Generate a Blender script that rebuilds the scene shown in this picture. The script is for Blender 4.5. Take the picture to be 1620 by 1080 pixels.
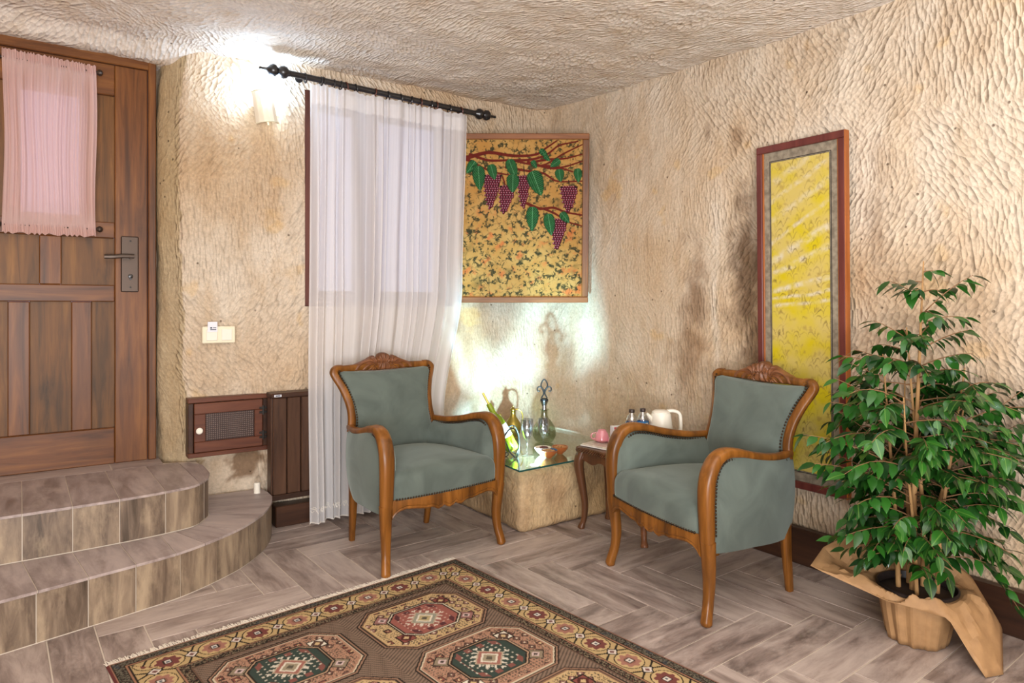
import bpy, math, random
import numpy as np
from mathutils import Vector, Matrix, Euler

for _o in list(bpy.data.objects): bpy.data.objects.remove(_o)
SC = bpy.context.scene
COL = SC.collection

# ------------------------------------------------------------------ camera
F, CX, HY, H = 1070.0, 810.0, 483.0, 1.2
YAW = math.atan2(748, 1070)
AX = np.array([math.cos(YAW), math.sin(YAW)]); BX = np.array([-AX[1], AX[0]])
cam = bpy.data.cameras.new('camera'); camo = bpy.data.objects.new('camera', cam); COL.objects.link(camo)
cam.sensor_width = 36; cam.lens = F/1620*36; cam.shift_y = -(540-HY)/1620; cam.clip_start = .05
camo.location = (0, 0, H); camo.rotation_euler = (math.pi/2, 0, -YAW)
SC.camera = camo

def floor_at(px, py, z=0.0):
    Y = F*(H-z)/(py-HY); X = (px-CX)/F*Y
    return np.array([X*AX[0]+Y*AX[1], X*BX[0]+Y*BX[1]])
def from_cam(X, Y):
    return np.array([X*AX[0]+Y*AX[1], X*BX[0]+Y*BX[1]])

# ------------------------------------------------------------------ world, lights, exposure
def C(h, k=1.0):
    h = h.lstrip('#'); r = []
    for i in (0, 2, 4):
        c = int(h[i:i+2], 16)/255
        r.append((c/12.92 if c <= .04045 else ((c+.055)/1.055)**2.4)*k)
    return (*r, 1.0)
W = bpy.data.worlds.new('dusk_sky'); SC.world = W; W.use_nodes = True
W.node_tree.nodes['Background'].inputs[0].default_value = C('c9c4ea'); W.node_tree.nodes['Background'].inputs[1].default_value = .75
def area(name, loc, rot, size, energy, col):
    l = bpy.data.lights.new(name, 'AREA'); l.shape = 'RECTANGLE'; l.size, l.size_y = size; l.energy = energy; l.color = col
    o = bpy.data.objects.new(name, l); COL.objects.link(o); o.location = loc; o.rotation_euler = rot; return o
def point(name, loc, energy, col, radius=.03):
    l = bpy.data.lights.new(name, 'POINT'); l.energy = energy; l.color = col; l.shadow_soft_size = radius
    o = bpy.data.objects.new(name, l); COL.objects.link(o); o.location = loc; return o
def spot(name, loc, target, energy, col, angle, blend=.4, radius=.02):
    l = bpy.data.lights.new(name, 'SPOT'); l.energy = energy; l.color = col; l.spot_size = math.radians(angle); l.spot_blend = blend; l.shadow_soft_size = radius
    o = bpy.data.objects.new(name, l); COL.objects.link(o); o.location = loc
    o.rotation_euler = (Vector(target)-Vector(loc)).to_track_quat('-Z', 'Y').to_euler(); return o
area('ceiling_fill_light', (.7, .6, 2.40), (0, 0, 0), (2.4, 2.4), 34, (.97, .98, 1.0))  # added soft fill from above, no lamp fitting in the room
area('upward_fill_light', (-.5, -1.1, .9), (math.radians(136), 0, math.radians(-32)), (2.4, 1.4), 215, (.95, .97, 1.0))  # added fill behind the camera, aimed up to brighten the ceiling
SC.view_settings.view_transform = 'Standard'; SC.view_settings.look = 'None'; SC.view_settings.gamma = 1
SC.view_settings.use_curve_mapping = False; SC.view_settings.exposure = 0.36

# ------------------------------------------------------------------ mesh helpers
class MB:
    def __init__(s): s.v = []; s.f = []; s.n = 0
    def add(s, verts, faces):
        verts = np.asarray(verts, float).reshape(-1, 3); o = s.n
        s.v.append(verts); s.f.extend([tuple(i+o for i in f) for f in faces]); s.n += len(verts); return s
    def grid(s, P, cu=False, cv=False, flip=False):
        P = np.asarray(P, float); nu, nv = P.shape[:2]
        i = np.arange(nu if cu else nu-1); j = np.arange(nv if cv else nv-1)
        I, J = np.meshgrid(i, j, indexing='ij'); I2 = (I+1) % nu; J2 = (J+1) % nv
        q = np.stack([I*nv+J, I2*nv+J, I2*nv+J2, I*nv+J2], -1).reshape(-1, 4)
        if flip: q = q[:, ::-1]
        return s.add(P.reshape(-1, 3), q.tolist())
    def box(s, lo, hi, ch=.0):
        lo = np.array(lo, float); hi = np.array(hi, float); c = (lo+hi)/2; h = (hi-lo)/2
        ch = min(ch, h.min()*.9)
        if ch <= 0:
            v = [c+h*np.array(k) for k in ((-1,-1,-1),(1,-1,-1),(1,1,-1),(-1,1,-1),(-1,-1,1),(1,-1,1),(1,1,1),(-1,1,1))]
            return s.add(v, [(3,2,1,0),(4,5,6,7),(0,1,5,4),(1,2,6,5),(2,3,7,6),(3,0,4,7)])
        v = []; idx = {}
        for sx in (-1, 1):
            for sy in (-1, 1):
                for sz in (-1, 1):
                    for ax in range(3):
                        p = h-ch; p = p.copy(); p[ax] = h[ax]
                        idx[(sx, sy, sz, ax)] = len(v); v.append(c+p*np.array((sx, sy, sz)))
        fs = []
        def g(ax, sg, a, b):
            k = [0, 0, 0]; k[ax] = sg; o = [i for i in range(3) if i != ax]; k[o[0]] = a; k[o[1]] = b; return idx[(*k, ax)]
        for ax in range(3):
            for sg in (-1, 1):
                f = [g(ax, sg, -1, -1), g(ax, sg, 1, -1), g(ax, sg, 1, 1), g(ax, sg, -1, 1)]
                if (sg > 0) == (ax == 1): f = f[::-1]
                fs.append(tuple(f))
        for ax in range(3):
            o1, o2 = [i for i in range(3) if i != ax]
            for s1 in (-1, 1):
                for s2 in (-1, 1):
                    def k(e, w):
                        q = [0, 0, 0]; q[ax] = e; q[o1] = s1; q[o2] = s2; return idx[(*q, w)]
                    f = [k(-1, o1), k(1, o1), k(1, o2), k(-1, o2)]
                    fs.append(tuple(f))
        for sx in (-1, 1):
            for sy in (-1, 1):
                for sz in (-1, 1):
                    fs.append(tuple(idx[(sx, sy, sz, a)] for a in range(3)))
        # orient outward
        va = np.array(v); out = []
        for f in fs:
            p = va[list(f)]; n = np.cross(p[1]-p[0], p[2]-p[0])
            out.append(f if n @ (p.mean(0)-c) > 0 else f[::-1])
        return s.add(v, out)
    def sweep(s, path, wid, hgt, side, n=12, p=2.6, cap=True):
        path = np.asarray(path, float); N = len(path)
        wid = np.broadcast_to(wid, N); hgt = np.broadcast_to(hgt, N); side = np.broadcast_to(np.asarray(side, float), (N, 3))
        T = np.gradient(path, axis=0); T /= np.linalg.norm(T, axis=1)[:, None]+1e-12
        S = side-(side*T).sum(1)[:, None]*T; S /= np.linalg.norm(S, axis=1)[:, None]+1e-12
        Nn = np.cross(T, S); a = np.linspace(0, 2*math.pi, n, endpoint=False)
        ca = np.sign(np.cos(a))*np.abs(np.cos(a))**(2/p); sa = np.sign(np.sin(a))*np.abs(np.sin(a))**(2/p)
        P = path[:, None]+wid[:, None, None]*S[:, None]*ca[None, :, None]+hgt[:, None, None]*Nn[:, None]*sa[None, :, None]
        o = s.n; s.grid(P, cv=True, flip=True)
        if cap:
            s.f.append(tuple(o+i for i in range(n))); s.f.append(tuple(o+(N-1)*n+n-1-i for i in range(n)))
        return s
    def tube(s, path, r, n=8, cap=True):
        path = np.asarray(path, float); T = np.gradient(path, axis=0)
        m = np.abs(T/ (np.linalg.norm(T,axis=1)[:,None]+1e-12)).mean(0); ref = np.zeros(3); ref[int(np.argmin(m))] = 1
        return s.sweep(path, r, r, ref, n, 2.0, cap)
    def lathe(s, prof, c=(0, 0, 0), n=28, cap=True, M=None):
        pr = np.asarray(prof, float); a = np.linspace(0, 2*math.pi, n, endpoint=False)
        P = np.stack([pr[:, 0, None]*np.cos(a), pr[:, 0, None]*np.sin(a), np.repeat(pr[:, 1, None], n, 1)], -1)
        if M is not None: P = P @ np.array(M).T
        P = P+np.asarray(c, float); o = s.n; s.grid(P, cv=True, flip=True)
        if cap:
            if pr[0, 0] > 1e-5: s.f.append(tuple(o+n-1-i for i in range(n)))
            if pr[-1, 0] > 1e-5: s.f.append(tuple(o+(len(pr)-1)*n+i for i in range(n)))
        return s
    def rbox(s, c, half, r, seg=8, fn=None):
        h = np.array(half, float); c = np.asarray(c, float); t = np.linspace(-1, 1, seg+1)
        A, B = np.meshgrid(t, t, indexing='ij')
        for ax in range(3):
            for sg in (-1, 1):
                P = np.zeros((seg+1, seg+1, 3)); o1, o2 = [(1, 2), (2, 0), (0, 1)][ax]
                P[..., ax] = sg; P[..., o1] = A; P[..., o2] = B
                P = P*h; inner = np.clip(P, -(h-r), h-r); d = P-inner; L = np.linalg.norm(d, axis=-1, keepdims=True)
                Q = inner+d/np.maximum(L, 1e-9)*r
                Q = Q+c
                if fn is not None: Q = fn(Q.reshape(-1, 3)).reshape(Q.shape)
                s.grid(Q, flip=(sg < 0))
        return s
    def prism(s, poly, z0, z1, top_off=None):
        poly = [tuple(p) for p in poly]; n = len(poly)
        v = [(x, y, z0) for x, y in poly]+[(x, y, z1) for x, y in poly]
        f = [tuple(range(n-1, -1, -1)), tuple(range(n, 2*n))]+[(i, (i+1) % n, n+(i+1) % n, n+i) for i in range(n)]
        return s.add(v, f)
    def xf(s, M):
        M = np.array(M); s.v = [v @ M[:3, :3].T+M[:3, 3] for v in s.v]; return s
    def mesh(s, name, mat=None, smooth=35):
        me = bpy.data.meshes.new(name); V = np.concatenate(s.v)
        me.from_pydata(V.tolist(), [], s.f); me.update()
        if smooth:
            me.polygons.foreach_set('use_smooth', [True]*len(me.polygons))
            if smooth < 180: me.set_sharp_from_angle(angle=math.radians(smooth))
        if mat is not None: me.materials.append(mat)
        return me
    def build(s, name, mat, parent=None, smooth=35, weld=False):
        me = s.mesh(name, mat, smooth)
        if weld:
            import bmesh
            b = bmesh.new(); b.from_mesh(me); bmesh.ops.remove_doubles(b, verts=b.verts, dist=1e-5); b.to_mesh(me); b.free()
            me.polygons.foreach_set('use_smooth', [True]*len(me.polygons))
        return put(name, me, parent)
def put(name, me, parent=None, loc=None, rot=None, scale=None):
    o = bpy.data.objects.new(name, me); COL.objects.link(o)
    if parent is not None: o.parent = parent
    if loc is not None: o.location = loc
    if rot is not None: o.rotation_euler = rot
    if scale is not None: o.scale = scale
    return o
def tag(o, label=None, cat=None, group=None, kind=None):
    if label: o['label'] = label
    if cat: o['category'] = cat
    if group: o['group'] = group
    if kind: o['kind'] = kind
    return o
def thing(name, label, cat, loc=(0, 0, 0), rz=0, group=None):
    o = bpy.data.objects.new(name, None); COL.objects.link(o); o.location = loc; o.rotation_euler = (0, 0, rz); o.empty_display_size = .1
    return tag(o, label, cat, group)
def structure(name, loc=(0, 0, 0)):
    o = bpy.data.objects.new(name, None); COL.objects.link(o); o.location = loc; o['kind'] = 'structure'; return o
def copy_tree(o, parent=None):
    c = o.copy(); COL.objects.link(c); c.parent = parent
    for ch in list(o.children): copy_tree(ch, c)
    return c
def cr(pts, n=8):
    P = np.asarray(pts, float); P = np.vstack([2*P[0]-P[1], P, 2*P[-1]-P[-2]]); out = []
    for i in range(1, len(P)-2):
        for t in np.linspace(0, 1, n, endpoint=False):
            a, b, c, d = P[i-1:i+3]
            out.append(.5*(2*b+(c-a)*t+(2*a-5*b+4*c-d)*t*t+(3*b-a-3*c+d)*t**3))
    out.append(P[-2]); return np.array(out)
def smooth01(x): x = np.clip(x, 0, 1); return x*x*(3-2*x)
_rng = np.random.default_rng(7); _perm = _rng.permutation(256); _perm = np.concatenate([_perm, _perm, _perm]); _grad = _rng.normal(size=(256, 3)); _grad /= np.linalg.norm(_grad, axis=1)[:, None]
def perlin(P):
    P = np.asarray(P, float); sh = P.shape[:-1]; P = P.reshape(-1, 3); i0 = np.floor(P).astype(int); f = P-i0; u = f*f*f*(f*(f*6-15)+10); r = 0
    for dx in (0, 1):
        for dy in (0, 1):
            for dz in (0, 1):
                h = _perm[_perm[_perm[(i0[:, 0]+dx) & 255]+((i0[:, 1]+dy) & 255)]+((i0[:, 2]+dz) & 255)]
                d = (_grad[h]*(f-np.array([dx, dy, dz]))).sum(1)
                w = (u[:, 0] if dx else 1-u[:, 0])*(u[:, 1] if dy else 1-u[:, 1])*(u[:, 2] if dz else 1-u[:, 2]); r = r+w*d
    return r.reshape(sh)
def fbm(P, o=4):
    P = np.asarray(P, float); r = 0; a = 1
    for i in range(o): r = r+a*perlin(P*2**i+i*17.3); a *= .5
    return r
def hash2(i, j, k=0):
    x = np.sin(i*127.1+j*311.7+k*74.7)*43758.5453; return x-np.floor(x)

# ------------------------------------------------------------------ materials
class NT:
    def __init__(s, name, rough=.6, col=None, **kw):
        s.m = bpy.data.materials.new(name); s.m.use_nodes = True; s.t = s.m.node_tree; s.b = s.t.nodes['Principled BSDF']; s.o = s.t.nodes['Material Output']
        s.b.inputs['Roughness'].default_value = rough
        if col is not None: s.set(s.b.inputs['Base Color'], col)
        for k, v in kw.items(): s.set(s.b.inputs[k.replace('_', ' ')], v)
    def set(s, inp, v):
        if isinstance(v, bpy.types.NodeSocket): s.t.links.new(v, inp)
        else: inp.default_value = v
    def n(s, typ, attrs=None, **kw):
        nd = s.t.nodes.new('ShaderNode'+typ)
        for k, v in (attrs or {}).items(): setattr(nd, k, v)
        for k, v in kw.items(): s.set(nd.inputs[k.replace('_', ' ')], v)
        return nd
    def obj(s): return s.n('TexCoord').outputs['Object']
    def uv(s): return s.n('TexCoord').outputs['UV']
    def map(s, v, scale=(1, 1, 1), rot=(0, 0, 0), loc=(0, 0, 0)): return s.n('Mapping', Vector=v, Scale=scale, Rotation=rot, Location=loc).outputs[0]
    def noise(s, v, scale=5, detail=4, rough=.55, dist=0): return s.n('TexNoise', Vector=v, Scale=scale, Detail=detail, Roughness=rough, Distortion=dist).outputs['Fac']
    def ramp(s, fac, stops):
        nd = s.n('ValToRGB', Fac=fac); e = nd.color_ramp.elements
        while len(e) < len(stops): e.new(.5)
        for i, (p, c) in enumerate(stops): e[i].position = p; e[i].color = c if not isinstance(c, (int, float)) else (c, c, c, 1)
        return nd.outputs[0]
    def mix(s, fac, a, b, blend='MIX'):
        nd = s.n('Mix', {'data_type': 'RGBA', 'blend_type': blend}); s.set(nd.inputs[0], fac); s.set(nd.inputs[6], a); s.set(nd.inputs[7], b); return nd.outputs[2]
    def math(s, op, a, b=0.0, clamp=False):
        nd = s.n('Math', {'operation': op, 'use_clamp': clamp}); s.set(nd.inputs[0], a); s.set(nd.inputs[1], b); return nd.outputs[0]
    def bump(s, h, strength=.3, dist=.01):
        nd = s.n('Bump', Height=h, Strength=strength, Distance=dist); s.t.links.new(nd.outputs[0], s.b.inputs['Normal']); return nd
    def col(s, c): s.set(s.b.inputs['Base Color'], c); return s
def plain(name, c, rough=.5, **kw): return NT(name, rough, C(c), **kw).m

def wood(name, c1, c2, c3, axis='z', rough=.5, dens=26, bump=.15):
    m = NT(name, rough); v = m.obj(); sc = [dens]*3; sc['xyz'.index(axis)] = dens/14; w = m.map(v, tuple(sc))
    a = m.noise(w, 1.0, 6, .62, .9); b = m.noise(m.map(v, tuple(x*.28 for x in sc)), 1.0, 3, .5, 1.6)
    col = m.ramp(m.math('ADD', m.math('MULTIPLY', a, .62), m.math('MULTIPLY', b, .42)), [(.32, C(c1)), (.52, C(c2)), (.72, C(c3))])
    stain = m.noise(v, 3.1, 3, .5); col = m.mix(m.ramp(stain, [(.52, 0), (.78, .4)]), col, C(c1))
    m.col(col); m.bump(a, bump, .003); m.b.inputs['Specular IOR Level'].default_value = .35; return m.m

def rock(name):
    m = NT(name, .88, Specular_IOR_Level=.25); uv = m.uv(); ob = m.obj()
    # chisel strokes in a few directions, chosen patch by patch
    def strokes(rot, sx, sy, loc):
        w = m.map(m.map(uv, (1, 1, 1), (0, 0, rot)), (sx, sy, 1), (0, 0, 0), loc)
        warp = m.n('TexNoise', Vector=w, Scale=.35, Detail=1.0).outputs['Color']
        w2 = m.n('VectorMath', {'operation': 'ADD'}); m.set(w2.inputs[0], w); m.set(w2.inputs[1], warp)
        vo = m.n('TexVoronoi', {'feature': 'F1', 'voronoi_dimensions': '2D'}, Vector=w2.outputs[0], Scale=1.0).outputs['Distance']
        return m.math('MULTIPLY', m.math('MULTIPLY', vo, vo), 1.15)
    s1 = strokes(.95, 27, 60, (0, 0, 0)); s2 = strokes(-1.0, 30, 58, (3, 5, 0)); s3 = strokes(1.5, 24, 66, (7, 2, 0))
    k1 = m.ramp(m.noise(uv, 1.4, 1), [(.44, 0), (.53, 1)]); k2 = m.ramp(m.noise(m.map(uv, (1, 1, 1), (0, 0, 0), (9, 4, 0)), 1.7, 1), [(.47, 0), (.55, 1)])
    st = m.mix(k2, m.mix(k1, s1, s2), s3)
    fine = m.noise(ob, 95, 5, .7); mid = m.noise(ob, 22, 4, .6)
    pit = m.n('TexVoronoi', {'feature': 'F1'}, Vector=ob, Scale=13.0, Randomness=1.0)
    pitm = m.ramp(pit.outputs['Distance'], [(.045, 1), (.085, 0)])
    pitsel = m.ramp(m.noise(ob, 6.0, 2), [(.50, 0), (.56, 1)]); pitm = m.math('MULTIPLY', pitm, pitsel)
    flat = m.n('Attribute', {'attribute_name': 'flat'}).outputs['Fac']
    hgt = m.math('ADD', m.math('MULTIPLY', m.math('MULTIPLY', st, flat), .9), m.math('ADD', m.math('MULTIPLY', fine, .16), m.math('MULTIPLY', mid, .45)))
    hgt = m.math('SUBTRACT', hgt, m.math('MULTIPLY', pitm, .5))
    base = m.n('Attribute', {'attribute_name': 'Col'}).outputs['Color']
    f = m.ramp(m.noise(ob, 60, 4, .7), [(.3, .80), (.7, 1.12)]); col = m.mix(1.0, base, f, 'MULTIPLY')
    col = m.mix(m.ramp(m.noise(m.map(ob, (1, 1, .35)), 7, 5, .65), [(.45, 0), (.75, .55)]), col, m.mix(1.0, col, C('dfc9a8'), 'MULTIPLY'))
    col = m.mix(m.math('MULTIPLY', pitm, .75), col, C('4a3826'))
    m.col(col); m.bump(hgt, .7, .020); return m.m

def plank_tile(name, stops, axis='y', spec=.45):
    m = NT(name, .42, Specular_IOR_Level=spec); ob = m.obj(); r = m.n('ObjectInfo').outputs['Random']
    off = m.n('CombineXYZ', X=m.math('MULTIPLY', r, 37.0), Y=m.math('MULTIPLY', r, 91.0), Z=m.math('MULTIPLY', r, 53.0)).outputs[0]
    w = m.n('VectorMath', {'operation': 'ADD'}); m.set(w.inputs[0], ob); m.set(w.inputs[1], off); v = w.outputs[0]
    sc = {'y': (1, .18, 1), 'z': (1, 1, .15), 'x': (.18, 1, 1)}[axis]; wv = m.map(v, sc)
    a = m.noise(wv, 24, 7, .68, .6); b = m.noise(wv, 7, 3, .5, 1.2); c = m.noise(m.map(v, tuple(.3+.7*q for q in sc)), 8, 6, .7, .15)
    t = m.math('ADD', m.math('ADD', m.math('MULTIPLY', a, .55), m.math('MULTIPLY', b, .42)), m.math('MULTIPLY', r, .10))
    col = m.ramp(t, stops)
    worn = m.ramp(c, [(.50, 0), (.68, .55)]); col = m.mix(worn, col, stops[-1][1])
    m.col(col); m.set(m.b.inputs['Roughness'], m.ramp(a, [(.3, .36), (.7, .55)])); m.bump(a, .12, .002); return m.m

def vcol(name, rough=.6, bump=0, scale=300, **kw):
    m = NT(name, rough, **kw); c = m.n('Attribute', {'attribute_name': 'Col'}).outputs['Color']; m.col(c)
    if bump: m.bump(m.noise(m.obj(), scale, 2), bump, .002)
    return m.m
def glass(name, tint=(1, 1, 1, 1), gloss=.10, rough=.02):
    m = NT(name); t = m.t; t.nodes.remove(m.b)
    tr = m.n('BsdfTransparent', Color=tint); gl = m.n('BsdfGlossy', Color=(1, 1, 1, 1), Roughness=rough)
    lw = m.n('Fresnel', IOR=1.5).outputs[0]; fac = m.math('MULTIPLY', m.math('ADD', lw, gloss, True), m.math('SUBTRACT', 1.0, m.n('NewGeometry').outputs['Backfacing']))
    mx = m.n('MixShader'); m.set(mx.inputs[0], fac); m.set(mx.inputs[1], tr.outputs[0]); m.set(mx.inputs[2], gl.outputs[0]); m.set(m.o.inputs[0], mx.outputs[0]); return m.m
def sheer(name, col, opac, trans=.5, stripe=260):
    m = NT(name); t = m.t; t.nodes.remove(m.b)
    d = m.n('BsdfDiffuse', Color=col); tl = m.n('BsdfTranslucent', Color=col); a = m.n('MixShader'); m.set(a.inputs[0], trans); m.set(a.inputs[1], d.outputs[0]); m.set(a.inputs[2], tl.outputs[0])
    tr = m.n('BsdfTransparent'); mx = m.n('MixShader')
    nz = m.noise(m.map(m.uv(), (60, .6, 1)), 1.0, 3); fac = m.ramp(nz, [(.3, opac-.1), (.7, opac+.1)])
    m.set(mx.inputs[0], fac); m.set(mx.inputs[1], tr.outputs[0]); m.set(mx.inputs[2], a.outputs[0]); m.set(m.o.inputs[0], mx.outputs[0]); return m.m
def velvet(name, c):
    m = NT(name, .85, Sheen_Weight=.45, Sheen_Roughness=.45, Specular_IOR_Level=.2); ob = m.obj()
    n = m.noise(ob, 5, 4, .55, .8); m.col(m.ramp(n, [(.35, C(c, .82)), (.65, C(c, 1.2))])); m.set(m.b.inputs['Sheen Tint'], C('c8d4cc'))
    m.bump(m.noise(ob, 420, 2), .05, .001); return m.m

ROCK = rock('tuff_rock')
TILE = plank_tile('plank_tile_floor', [(.36, C('5f514a')), (.48, C('8b7a71')), (.58, C('a9988e')), (.74, C('c2b1a5'))])
TILE_RISER = plank_tile('plank_tile_riser', [(.37, C('403428')), (.48, C('675647')), (.58, C('86735f')), (.76, C('b29d80'))], 'z')
TILE_TREAD = plank_tile('plank_tile_tread', [(.36, C('75665f')), (.48, C('95857f')), (.58, C('ac9c96')), (.76, C('bfaea4'))], 'y')
GROUT = NT('grout', .9, C('cdbfae')).m
DOORV = wood('door_wood_vertical', '3a210e', '6d411d', '8e5c2b', 'z', .42)
DOORH = wood('door_wood_horizontal', '3a210e', '693e1c', '885829', 'x', .42)
DOORP = wood('door_panel_wood', '33230f', '6b451d', '8f622c', 'z', .5)
DARKW = wood('dark_stained_wood', '271811', '3b2418', '4c301f', 'y', .4, 22)
DARKWX = wood('dark_stained_wood_long', '271811', '3b2418', '4c301f', 'x', .4, 22)
HATCHW = wood('hatch_wood', '40221a', '5e3524', '74452e', 'x', .42)
RADW = wood('radiator_wood_foil', '33221a', '4b3325', '5a3f2e', 'z', .35, 40, .03)
CHAIRW = wood('chair_honey_wood', '3f250f', '754719', '9c642b', 'z', .34, 24, .06)
CARVEW = wood('chair_carved_wood', '4a2a18', '6e4429', '875739', 'x', .42, 16, .05)
TABLEW = wood('table_walnut', '3a2416', '5c3a24', '7a5030', 'z', .35, 16, .06)
FRAMEW = wood('picture_frame_wood', '5b3419', '7e4c26', '975f33', 'x', .45)
FRAMER = wood('red_brown_frame_wood', '4a201a', '63302a', '70392f', 'z', .35)
FRAMEO = wood('orange_frame_edge', '8a4a1e', 'a85f28', 'b86c30', 'z', .35)
WINW = wood('window_frame_wood', '4a2a22', '6c4036', '7a4a3e', 'z', .5)
BRONZE = plain('bronze_metal', '4c4038', .38, Metallic=.75)
BLACKM = plain('black_rod_metal', '1d1a1a', .28, Specular_IOR_Level=.7)
BROWNM = plain('brown_ring_wood', '5a2c1c', .4)
IRON = plain('wrought_iron', '2a2622', .45, Metallic=.5)
NAIL = plain('bronze_nail', '3a2c1f', .35, Metallic=.8)
VELVET = velvet('green_velvet', '575f58')
SHEER = sheer('white_sheer', C('f6f3f2'), .79, .42)
PINK = sheer('pink_sheer', C('f2cfc6'), .90, .5)
LACE = plain('white_embroidery', 'efe9de', .8)
GLASS = glass('clear_glass', (.84, .87, .90, 1), .22)
GLASSEDGE = glass('glass_table_top', (.80, .90, .86, 1), .16)
SMOKE = glass('decanter_glass', (.78, .83, .74, 1), .10)
GREENG = NT('green_wine_glass', .08, C('7f931a'), Transmission_Weight=.2, Specular_IOR_Level=.6).m
BRASS = NT('antique_brass', .3, C('9a7c35'), Metallic=.9).m
TERRA = plain('glazed_terracotta', '9a5528', .35)
CREAMG = plain('cream_glaze', 'e2cfb4', .3)
BLUEG = plain('blue_glaze', '2c4a6e', .3)
NUT = plain('roasted_nuts', 'b07c46', .6)
NUTD = plain('dark_raisins', '5e2a1a', .6)
PORC = NT('pink_porcelain', .18, C('d98b93'), Coat_Weight=.4).m
PORCW = plain('white_porcelain', 'e6e2dc', .3)
WPLAS = plain('white_plastic', 'e9e2d2', .35)
CREAMP = plain('cream_plastic', 'e6dcc0', .35)
MARBLE = NT('pale_marble', .25).m
_m = NT('tray_marble', .25); _m.col(_m.ramp(_m.noise(_m.obj(), 14, 5, .6, 2), [(.4, C('b9aa98')), (.65, C('d9cdbd'))])); MARBLE = _m.m
PET = glass('bottle_plastic', (.80, .86, .92, 1), .22, .1)
LABELB = plain('blue_label', '2f79b8', .4); LABELW = plain('white_label', 'e5e4e2', .5); LABELR = plain('red_label', 'c4343c', .45); CAPM = plain('dark_cap', '33231d', .4)
PAPER = plain('paper_card', 'dddde2', .6); INK = plain('dark_ink', '3c3f4c', .6)
KRAFT = NT('kraft_paper', .7); KRAFT.col(KRAFT.ramp(KRAFT.noise(KRAFT.obj(), 30, 4), [(.3, C('94704a')), (.7, C('a57f55'))])); KRAFT.bump(KRAFT.noise(KRAFT.obj(), 14, 3), .15, .01); KRAFT = KRAFT.m
POT = plain('dark_pot', '241c1a', .45); SOIL = plain('potting_soil', '3a291c', .95)
_m = NT('leaf_green', .28, Specular_IOR_Level=.55); _r = _m.n('ObjectInfo').outputs['Random']; _c = _m.mix(_r, C('0f2f10'), C('2a5f1c'))
_u = _m.n('SeparateXYZ', Vector=_m.n('TexCoord').outputs['UV']).outputs[1]
_c = _m.mix(_m.ramp(_u, [(.0, .35), (.03, 0)]), _c, C('7fa648')); _m.col(_c); LEAF = _m.m
_m = NT('leaf_mass_green', .3, Specular_IOR_Level=.5); _m.col(_m.n('Attribute', {'attribute_name': 'Col'}).outputs['Color']); LEAFM = _m.m
BARK = wood('ficus_bark', '7a5a38', 'a37c4e', 'b58c5c', 'z', .7, 30)
TWIG = plain('twig_brown', '7d5a3a', .7)
SHADE = NT('parchment_shade', .7, C('e6d6b8'), Transmission_Weight=0); SHADE.set(SHADE.b.inputs['Subsurface Weight'], 0.0); SHADE = SHADE.m
CANE = plain('dark_cane', '3a231a', .5); CANEBACK = plain('grille_backing', 'c9b3a6', .8)
BULB = NT('lamp_glass', .3, C('ffffff'), Emission_Color=(.92, .97, 1, 1), Emission_Strength=14.0).m
RUG = vcol('woven_rug', .92, .25, 500, Specular_IOR_Level=.1)
FRINGE = plain('rug_fringe', 'e3d9c9', .9)
PAINT = vcol('painted_canvas', .6, .08, 200, Specular_IOR_Level=.12)
MARBLED = vcol('marbled_paper', .4, Specular_IOR_Level=.2)
MATGREY = NT('marbled_mat', .5); MATGREY.col(MATGREY.ramp(MATGREY.noise(MATGREY.obj(), 40, 5), [(.35, C('6f6353')), (.65, C('948874'))])); MATGREY = MATGREY.m
LINE = plain('dark_mat_line', '2b2622', .5)

def set_col(me, cols):
    at = me.color_attributes.new('Col', 'FLOAT_COLOR', 'POINT'); c = np.ones((len(me.vertices), 4)); c[:, :3] = cols; at.data.foreach_set('color', c.ravel())
def set_uv(me, uv):
    ly = me.uv_layers.new(name='UVMap'); vi = np.zeros(len(me.loops), int); me.loops.foreach_get('vertex_index', vi); ly.data.foreach_set('uv', np.asarray(uv)[vi].ravel())
def set_flat(me, f):
    at = me.attributes.new('flat', 'FLOAT', 'POINT'); at.data.foreach_set('value', f)

# ------------------------------------------------------------------ the cave room: walls, ceiling
WXR = 2.95
def on_right(px, py, wx=WXR):
    d = np.array([(px-CX)/F, 1.0]); t = wx/(d @ AX); return np.array([t*(d @ BX), H+(HY-py)/F*t])
def on_back(px, py, wy=3.82):
    d = np.array([(px-CX)/F, 1.0]); t = wy/(d @ BX); return np.array([t*(d @ AX), H+(HY-py)/F*t])
def dense(pts, step, soft):
    pts = np.array(pts, float); seg = np.linalg.norm(np.diff(pts, axis=0), axis=1); L = np.concatenate([[0], np.cumsum(seg)])
    n = int(L[-1]/step); s = np.linspace(0, L[-1], n+1); P = np.stack([np.interp(s, L, pts[:, k]) for k in (0, 1)], -1)
    k = max(1, int(soft/step)); 
    if k > 1:
        ker = np.hanning(2*k+1); ker /= ker.sum()
        Q = np.vstack([P[0]+(P[0]-P[1])*np.arange(k, 0, -1)[:, None], P, P[-1]+(P[-1]-P[-2])*np.arange(1, k+1)[:, None]])
        P = np.stack([np.convolve(Q[:, i], ker, 'valid') for i in (0, 1)], -1)
    return P
CREAM, TAN, BROWN, OCHRE, UMBER = (np.array(C(c)[:3]) for c in ('d3c4b0', 'bfa382', '92755a', 'cfa55c', '5d4733'))
def rock_colours(P):
    n1 = fbm(P*1.3, 4); n2 = fbm(P*np.array([4, 4, 1.6])+9, 4); n3 = fbm(P*6+31, 3)
    t = np.clip(.5+n1*.9+n2*.35, 0, 1)[..., None]; c = CREAM*(1-t)+TAN*t
    o = np.clip((n3+n2*.5-.45)*3, 0, .3)[..., None]; c = c*(1-o)+OCHRE*o
    return c
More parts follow.
